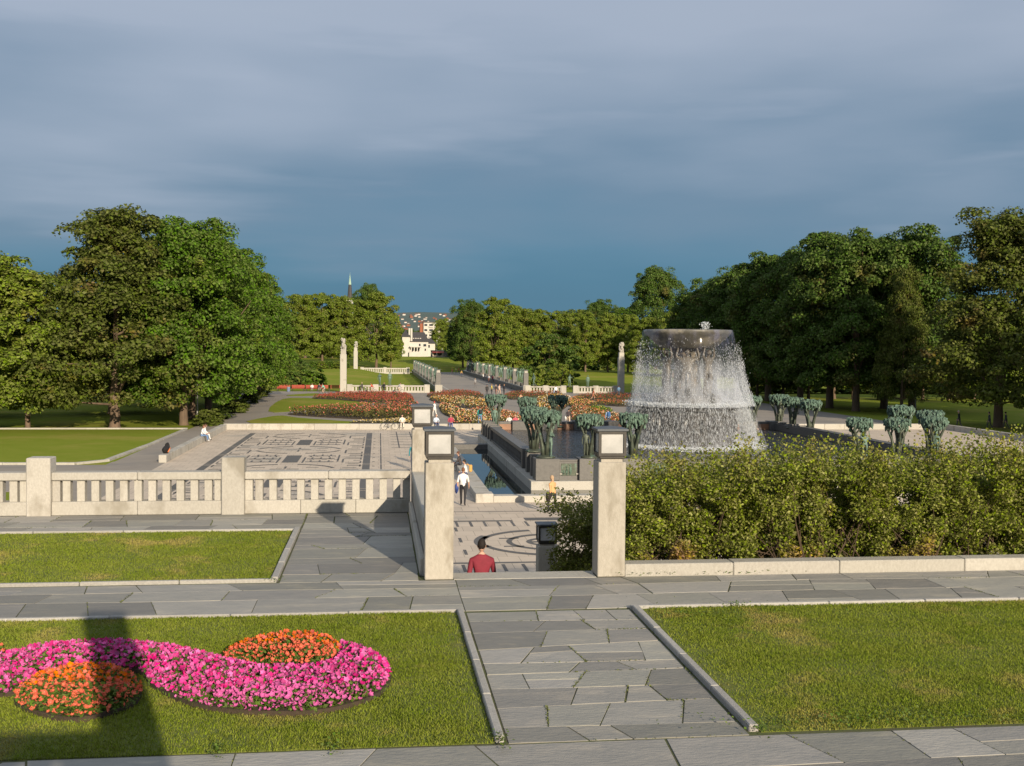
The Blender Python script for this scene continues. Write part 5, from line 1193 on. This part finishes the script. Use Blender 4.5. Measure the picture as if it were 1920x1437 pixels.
# gate wall and kiosks beyond the bridge
gw = thing('gate_wall', 'low dark gate wall with white coping beyond the bridge', 'wall', (float(atY(835, 650, 452)[0]), 452, 3.6))
MB().box(-6, 6.5, 0, .6, -.5, 2.6).build('wall', dark_gr, gw); MB().box(-6.1, 6.6, -.1, .7, 2.61, 2.9).build('coping', granite, gw)
for x in (4.0, 8.5, 13.0): MB().box(x-.5, x+.5, -.2, .9, -.5, 3.3, .03).build('gate_pillar', granite, gw)
for x in range(14): MB().tube([(6.7+x*.5, .3, -.4), (6.7+x*.5, .3, 2.6)], .04, 5).build('bar', black_m, gw)
ks = thing('ticket_kiosk', 'small kiosk with a red awning in front of the gate wall', 'kiosk', (float(atY(821, 650, 446)[0]), 446, 3.5)); MB().box(-2.2, 2.2, 0, 2, -.3, 2.3).build('booth', plain((.5, .42, .34)), ks); MB().add([(-2.4, -1.4, 2.0), (2.4, -1.4, 2.0), (2.4, .05, 2.6), (-2.4, .05, 2.6), (-2.4, -1.4, 1.9), (2.4, -1.4, 1.9), (2.4, .05, 2.5), (-2.4, .05, 2.5)], [(0, 1, 2, 3), (7, 6, 5, 4), (0, 4, 5, 1), (1, 5, 6, 2), (2, 6, 7, 3), (3, 7, 4, 0)]).build('awning', red_paint, ks); MB().box(-1.6, 1.6, -.06, -.01, .9, 1.8).build('counter_opening', glass_d, ks)
# hill with houses
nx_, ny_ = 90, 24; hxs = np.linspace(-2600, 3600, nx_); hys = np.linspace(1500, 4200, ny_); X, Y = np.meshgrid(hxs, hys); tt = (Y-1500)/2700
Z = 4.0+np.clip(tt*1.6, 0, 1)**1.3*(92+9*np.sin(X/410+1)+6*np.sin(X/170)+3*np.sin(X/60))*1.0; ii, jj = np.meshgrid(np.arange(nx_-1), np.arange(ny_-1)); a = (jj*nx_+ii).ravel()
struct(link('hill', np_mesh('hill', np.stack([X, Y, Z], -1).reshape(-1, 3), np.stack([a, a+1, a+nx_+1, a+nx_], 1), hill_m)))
def hill_z(x, y): t_ = min(max((y-1500)/2700*1.6, 0), 1)**1.3; return 4.0+t_*(92+9*math.sin(x/410+1)+6*math.sin(x/170)+3*math.sin(x/60))
hm = MB(); hm.box(-7, 7, 0, 9, -6, 6); gable(hm, -7, 7, 0, 9, 6, 4)
house_me = [MB().box(-7, 7, 0, 9, -8, 6).mesh('wall', white_w), MB().box(-7, 7, 0, 9, -8, 6).mesh('wall', brick_m)]; hm = MB(); gable(hm, -7, 7, 0, 9, 6, 4); roof_me = hm.mesh('roof', mat('roof_tile', (.16, .08, .06), (.1, .06, .05), .1, .8))
random.seed(77)
for i in range(90):
    px = random.uniform(745, 852) if i < 74 else random.uniform(520, 1010); y = random.uniform(1900, 3000); x = float(atY(px, 600, y)[0]); s = random.uniform(.28, .6)
    t = thing('hillside_house', 'tiny pale house on the distant wooded hill' if i % 3 else 'tiny red house on the distant wooded hill', 'house', (x, y, hill_z(x, y)), random.uniform(-.5, .5), 'houses on the far hill', s); link('wall', house_me[0 if i % 3 else 1], t); link('roof', roof_me, t)
for i in range(34):
    px = 748+i*3.2+random.uniform(-2, 2); Y_ = random.uniform(700, 1300); tree(('dark', 'maple', 'lime2')[i % 3], 'distant tree between the villa and the hill', float(atY(px, 650, Y_)[0]), Y_, None, random.uniform(14, 19), None, None, 'distant trees of the town')

# ================================================================= BICYCLES
def bike(label, x, y, z, rz, frame_c, lean=0.0, group='bicycles'):
    t = thing('bicycle', label, 'bicycle', (x, y, z), rz, group); t.rotation_euler = (lean, 0, rz); fm = plain(frame_c)
    for wx in (-.52, .52):
        w_ = MB(); n = 20
        ring_ = [(wx+.33*math.cos(6.2832*k/n), 0, .34+.33*math.sin(6.2832*k/n)) for k in range(n+1)]; w_.tube(ring_, .02, 6, cap=False); wo = w_.build('wheel', black_m, t)
        sp_ = MB()
        for k in range(10): a_ = 6.2832*k/10; sp_.tube([(wx, 0, .34), (wx+.32*math.cos(a_), 0, .34+.32*math.sin(a_))], .004, 4)
        sp_.build('spokes', grey_m, wo)
    f = MB(); bb = (-.05, 0, .30); st_ = (-.20, 0, .80); hd_ = (.38, 0, .82); hb = (.42, 0, .62)
    for a_, b_ in ((bb, st_), (bb, hb), (st_, hd_), (hd_, hb), (hb, (.52, 0, .34)), (bb, (-.52, 0, .34)), (st_, (-.52, 0, .34)), (hd_, (.37, 0, .98)), (st_, (-.22, 0, .92))): f.tube([a_, b_], .018, 6)
    f.build('frame', fm, t); MB().box(-.35, -.10, -.07, .07, .92, .97, .02).build('saddle', black_m, t); MB().tube([(.28, -.28, 1.0), (.38, -.2, 1.0), (.37, 0, .99), (.38, .2, 1.0), (.28, .28, 1.0)], .014, 6).build('handlebar', black_m, t)
    c = MB(); c.lathe([(.0, -.01), (.09, -.01), (.09, .01), (0, .01)], 12); q = c.build('chainring', grey_m, t); q.rotation_euler = (math.pi/2, 0, 0); q.location = bb
    return t
p = at(731, 807); bike('dark bicycle leaning against the bench wall beside the seated person', p[0], 102.72, .02, .06, (.03, .03, .03), -.16)

# ================================================================= PEOPLE
def pp(label, px, foot_y, rz=0.0, Y=None, z=0.0, **k):
    p = at(px, foot_y, z) if Y is None else atY(px, foot_y, Y); return person(label, p[0], p[1] if Y is None else Y, z+.012, rz, **k)
PI = math.pi
# near
person('person in a dark red sweater going down the steps with a black bag', 2.13, 22.36, T-13*T/25+.005, .0, 'walk', (.21, .020, .036), (.03, .03, .035), hair=(.015, .010, .008), bag=('jacket', (.015, .014, .014)), h=1.08)
pp('person in a white shirt carrying a blue jacket beside the water channel', 868, 949, -.15, pose='walk', top=(.72, .70, .68), bottom=(.025, .025, .03), hair=(.18, .08, .04), short=True, bag=('jacket', (.03, .06, .22)), h=1.05)
pp('fair haired person in an apricot top with a dark bag near the pool kerb', 1036, 963, .75, pose='walk', top=(.66, .36, .16), bottom=(.02, .02, .022), hair=(.42, .29, .18), style='long', bag=('jacket', (.03, .022, .02)))
person('person in a white patterned jacket sitting on the channel kerb', 5.15, 63.6, -.06, 1.35, 'sit', (.70, .70, .72), (.10, .12, .22), hair=(.03, .02, .015), bag=('back', (.62, .35, .1)))
person('person in dark clothes sitting further along the channel kerb', 5.15, 68.6, -.06, 1.3, 'sit', (.06, .05, .05), (.04, .04, .05), hair=(.12, .05, .03))
person('person in black standing on the plaza behind the lanterns', 4.3, 72.5, .016, .3, 'stand', (.03, .028, .03), (.03, .03, .04), hair=(.05, .02, .015))
pp('person with a turquoise bag half hidden behind the lantern pillars', 775, 882, .1, pose='stand', top=(.04, .25, .30), bottom=(.05, .06, .12), bag=('back', (.02, .35, .42)))
pp('companion in grey hidden mostly behind the lantern pillars', 788, 872, .1, pose='stand', top=(.3, .3, .3), bottom=(.06, .06, .1))
# seated along the walls
def seat(label, px, Y, zs, rz, **k): p = atY(px, 800, Y); return person(label, p[0], Y, zs-.40, rz, 'sit', **k)
seat('person in cream clothes seated on the bench wall beside the bicycle', 754, 103.1, .56, PI, top=(.74, .68, .58), bottom=(.70, .64, .55), hair=(.07, .03, .02))
p = at(388, 827); person('person in white seated on the bench wall beside a companion in jeans', -14.05, p[1]-.6, .12, -PI/2+.15, 'sit', (.78, .77, .76), (.72, .72, .72), hair=(.10, .05, .03), style='long')
person('person in white top and jeans seated at the bench wall', -14.05, p[1]-1.5, .12, -PI/2-.1, 'sit', (.76, .76, .76), (.12, .20, .36), (.6, .6, .6), hair=(.16, .07, .04), style='long')
seat('person in red seated on the bench wall behind the front lantern', 845, 103.1, .56, PI, top=(.40, .05, .09), bottom=(.10, .12, .3), hair=(.12, .06, .04))
seat('person in a pale blue vest seated behind the lantern', 817, 103.1, .56, PI+.3, top=(.55, .62, .72), bottom=(.08, .10, .2), hair=(.3, .14, .06))
seat('person in pink between dark arms seated by the far basin wall', 966, 103.1, .56, PI, top=(.55, .10, .14), bottom=(.05, .05, .09), hair=(.35, .25, .15))
seat('person in white seated close to the tall bronze tree', 955, 103.1, .56, PI-.2, top=(.7, .66, .62), bottom=(.3, .08, .09), hair=(.06, .04, .03))
t = thing('backpack', 'black backpack with an orange strap lying on the end of the bench wall', 'bag', (-14.15, 75.4, .52)); b = MB(); random.seed(2); b.blob((0, 0, .24), (.24, .42, .24), 10, 7, .14); b.blob((.02, .35, .42), (.17, .2, .28), 9, 6, .15); b.build('pack', plain((.012, .012, .014)), t); MB().tube([(.2, -.35, .12), (.26, -.1, .3), (.24, .2, .34)], .035, 6).build('strap', plain((.7, .2, .06)), t)
# garden
pp('person in a teal shirt and jeans walking through the rose beds', 900, 796, .2, pose='walk', top=(.02, .34, .30), bottom=(.14, .24, .40), hair=(.02, .02, .02), bag=('back', (.03, .03, .03)))
pp('person in a long grey green coat with a black bag on the plaza', 907, 820, .5, pose='walk', top=(.20, .19, .13), bottom=(.20, .16, .12), hair=(.4, .26, .16), skirt=(1.0, .45, (.20, .19, .13)), bag=('hand', (.01, .01, .01)), style='long')
pp('person in a brown top beside the basin corner pier', 925, 814, .4, pose='stand', top=(.42, .22, .15), bottom=(.06, .05, .05), hair=(.3, .14, .08))
pp('person in white with a red scarf behind the lantern roof', 815, 783, .9, pose='walk', top=(.78, .76, .74), bottom=(.7, .68, .64), hair=(.45, .06, .05))
pp('person in an apricot shirt and black trousers among the roses', 976, 763, -.6, pose='walk', top=(.62, .36, .22), bottom=(.02, .02, .02), hair=(.2, .05, .03))
pp('person in pale yellow walking beside the slender bronze tree', 1035, 771, .8, pose='walk', top=(.72, .70, .26), bottom=(.74, .72, .62), hair=(.5, .42, .3))
pp('person in a dark jacket and beige trousers behind the basin', 1066, 800, -.4, pose='walk', top=(.06, .045, .05), bottom=(.6, .46, .34), hair=(.03, .03, .03), bag=('jacket', (.7, .68, .66)))
pp('person in a light blue jacket with a blue rucksack behind the basin', 1140, 801, .2, pose='stand', top=(.28, .42, .62), bottom=(.04, .05, .08), hair=(.1, .06, .04), bag=('back', (.04, .12, .3)))
pp('runner in rust red clothes crossing behind the beds', 1112, 751, -1.5, pose='stride', top=(.40, .13, .07), bottom=(.36, .15, .09), hair=(.1, .05, .03), short=True, shorts=True)
pp('person in a white top and black trousers at the balustrade', 1042, 744, .2, pose='walk', top=(.78, .78, .78), bottom=(.02, .02, .03), hair=(.03, .02, .02), bag=('jacket', (.45, .55, .75)))
pp('person in blue beside the grey column', 1160, 744, 0, pose='stand', top=(.12, .22, .35), bottom=(.05, .07, .1))
pp('person in a mustard cardigan strolling between the rose beds', 1012, 779, 1.2, pose='walk', top=(.5, .33, .08), bottom=(.08, .09, .14), hair=(.3, .2, .1), style='long')
pp('person in a lilac top beside the small crowned bronze tree', 985, 806, -.8, pose='stand', top=(.45, .38, .55), bottom=(.2, .18, .16), hair=(.05, .03, .02))
pp('person in olive green near the curved yellow bed', 868, 772, .5, pose='walk', top=(.18, .2, .08), bottom=(.05, .05, .06), hair=(.2, .12, .06))
# bridge crowd
crowd = [(913, 742, (.03, .03, .03), (.03, .03, .04), 'person in black leading a group onto the bridge road'), (922, 741, (.75, .62, .08), (.10, .11, .13), 'person in a bright yellow top in the group on the road'),
    (930, 742, (.05, .04, .04), (.28, .15, .12), 'person in a black top and short trousers in the group'), (936, 741, (.62, .42, .34), (.5, .36, .28), 'person in a rosy top in the group on the road'), (945, 741, (.03, .03, .04), (.05, .05, .06), 'person in dark clothes at the end of the group on the road'),
    (891, 727, (.26, .25, .25), (.14, .13, .13), 'lone person in grey walking in the middle of the road'), (848, 702, (.75, .10, .05), (.45, .3, .25), 'person in bright red at the far end of the road'), (855, 701, (.65, .6, .2), (.1, .1, .1), 'person in pale yellow at the far end of the road'),
    (860, 701, (.6, .12, .08), (.08, .08, .1), 'person in red and black at the far end of the road'), (865, 707, (.55, .32, .1), (.05, .06, .1), 'person in orange walking towards the far end of the road'), (875, 699, (.8, .78, .76), (.7, .66, .6), 'person in all white near the far parapet'),
    (879, 699, (.72, .5, .42), (.6, .5, .45), 'person in rosy white near the far parapet'), (883, 700, (.8, .79, .78), (.10, .08, .08), 'person in a white shirt and dark trousers near the far parapet'),
    (906, 714, (.78, .76, .74), (.2, .2, .25), 'person in white leaning along the statue parapet'), (916, 718, (.74, .70, .68), (.5, .2, .14), 'person in white with rust trousers by the statue parapet'), (924, 719, (.45, .07, .09), (.1, .1, .14), 'person in a crimson top by the statue parapet'),
    (936, 722, (.45, .55, .68), (.09, .1, .16), 'person in pale blue by the statue parapet'), (955, 726, (.65, .15, .1), (.7, .66, .6), 'person in red and white by the statue parapet'), (962, 730, (.76, .74, .72), (.12, .12, .14), 'person in a white top close to the parapet end'),
    (720, 737, (.02, .02, .022), (.02, .02, .02), 'person in black standing before the sunlit balustrade'), (679, 737, (.06, .055, .05), (.05, .05, .05), 'person in dark grey near the tall sunlit column')]
for i, (px, fy, tp_, bt_, lab) in enumerate(crowd):
    pp(lab, px, fy, (i*1.3) % 6.28, pose=('walk', 'stand', 'walk')[i % 3], top=tp_, bottom=bt_, hair=((.03, .02, .015), (.25, .14, .07), (.4, .3, .18))[i % 3], group='people on and near the bridge')
for lab, px, fy, rz, c, fc in (('cyclist in a mint green shirt in front of the red benches', 607, 740, 2.6, (.20, .55, .42), (.1, .1, .1)), ('cyclist in red in front of the sunlit balustrade', 698, 738, 2.9, (.62, .10, .06), (.1, .1, .1)), ('cyclist in grey in front of the balustrade end', 748, 738, .2, (.35, .35, .38), (.1, .1, .12))):
    p = at(px, fy); bike('bicycle ridden by the '+lab.split(' in front')[0], p[0], p[1], 0.006, rz, fc, 0, 'bicycles being ridden'); person(lab, p[0]-.22*math.cos(rz), p[1]-.22*math.sin(rz), 0.006, rz-PI/2, 'ride', c, (.55, .42, .34), shorts=True)
for lab, px, c in (('person in white seated on a red bench', 583, (.75, .73, .7)), ('person in dark clothes seated on a red bench', 597, (.04, .04, .06))):
    p = at(px, 735); person(lab, p[0], 192.0, .03, PI, 'sit', c, (.3, .25, .25))
# right lawn and left grove
for px, fy, c, lab in ((1798, 803, (.03, .035, .03), 'person in a dark top and pale cap strolling on the right lawn path'), (1757, 806, (.04, .05, .08), 'person in navy seen just beside a bronze tree canopy'), (1855, 806, (.03, .035, .05), 'person in dark blue beside the leaning trunk'), (1886, 806, (.04, .045, .06), 'person in dark grey behind the hedge on the lawn path')):
    pp(lab, px, fy, .8, pose='walk', top=c, bottom=(.10, .09, .08), hair=(.5, .42, .36) if px == 1798 else (.03, .02, .02), style='cap' if px == 1798 else 'short')
for px, fy, c, lab in ((118, 757, (.68, .5, .3), 'person in a pale top under the grove trees'), (203, 757, (.7, .45, .4), 'person in pink behind the stout pale trunk')): pp(lab, px, fy, 1.5, pose='stand', top=c, bottom=(.1, .1, .12))
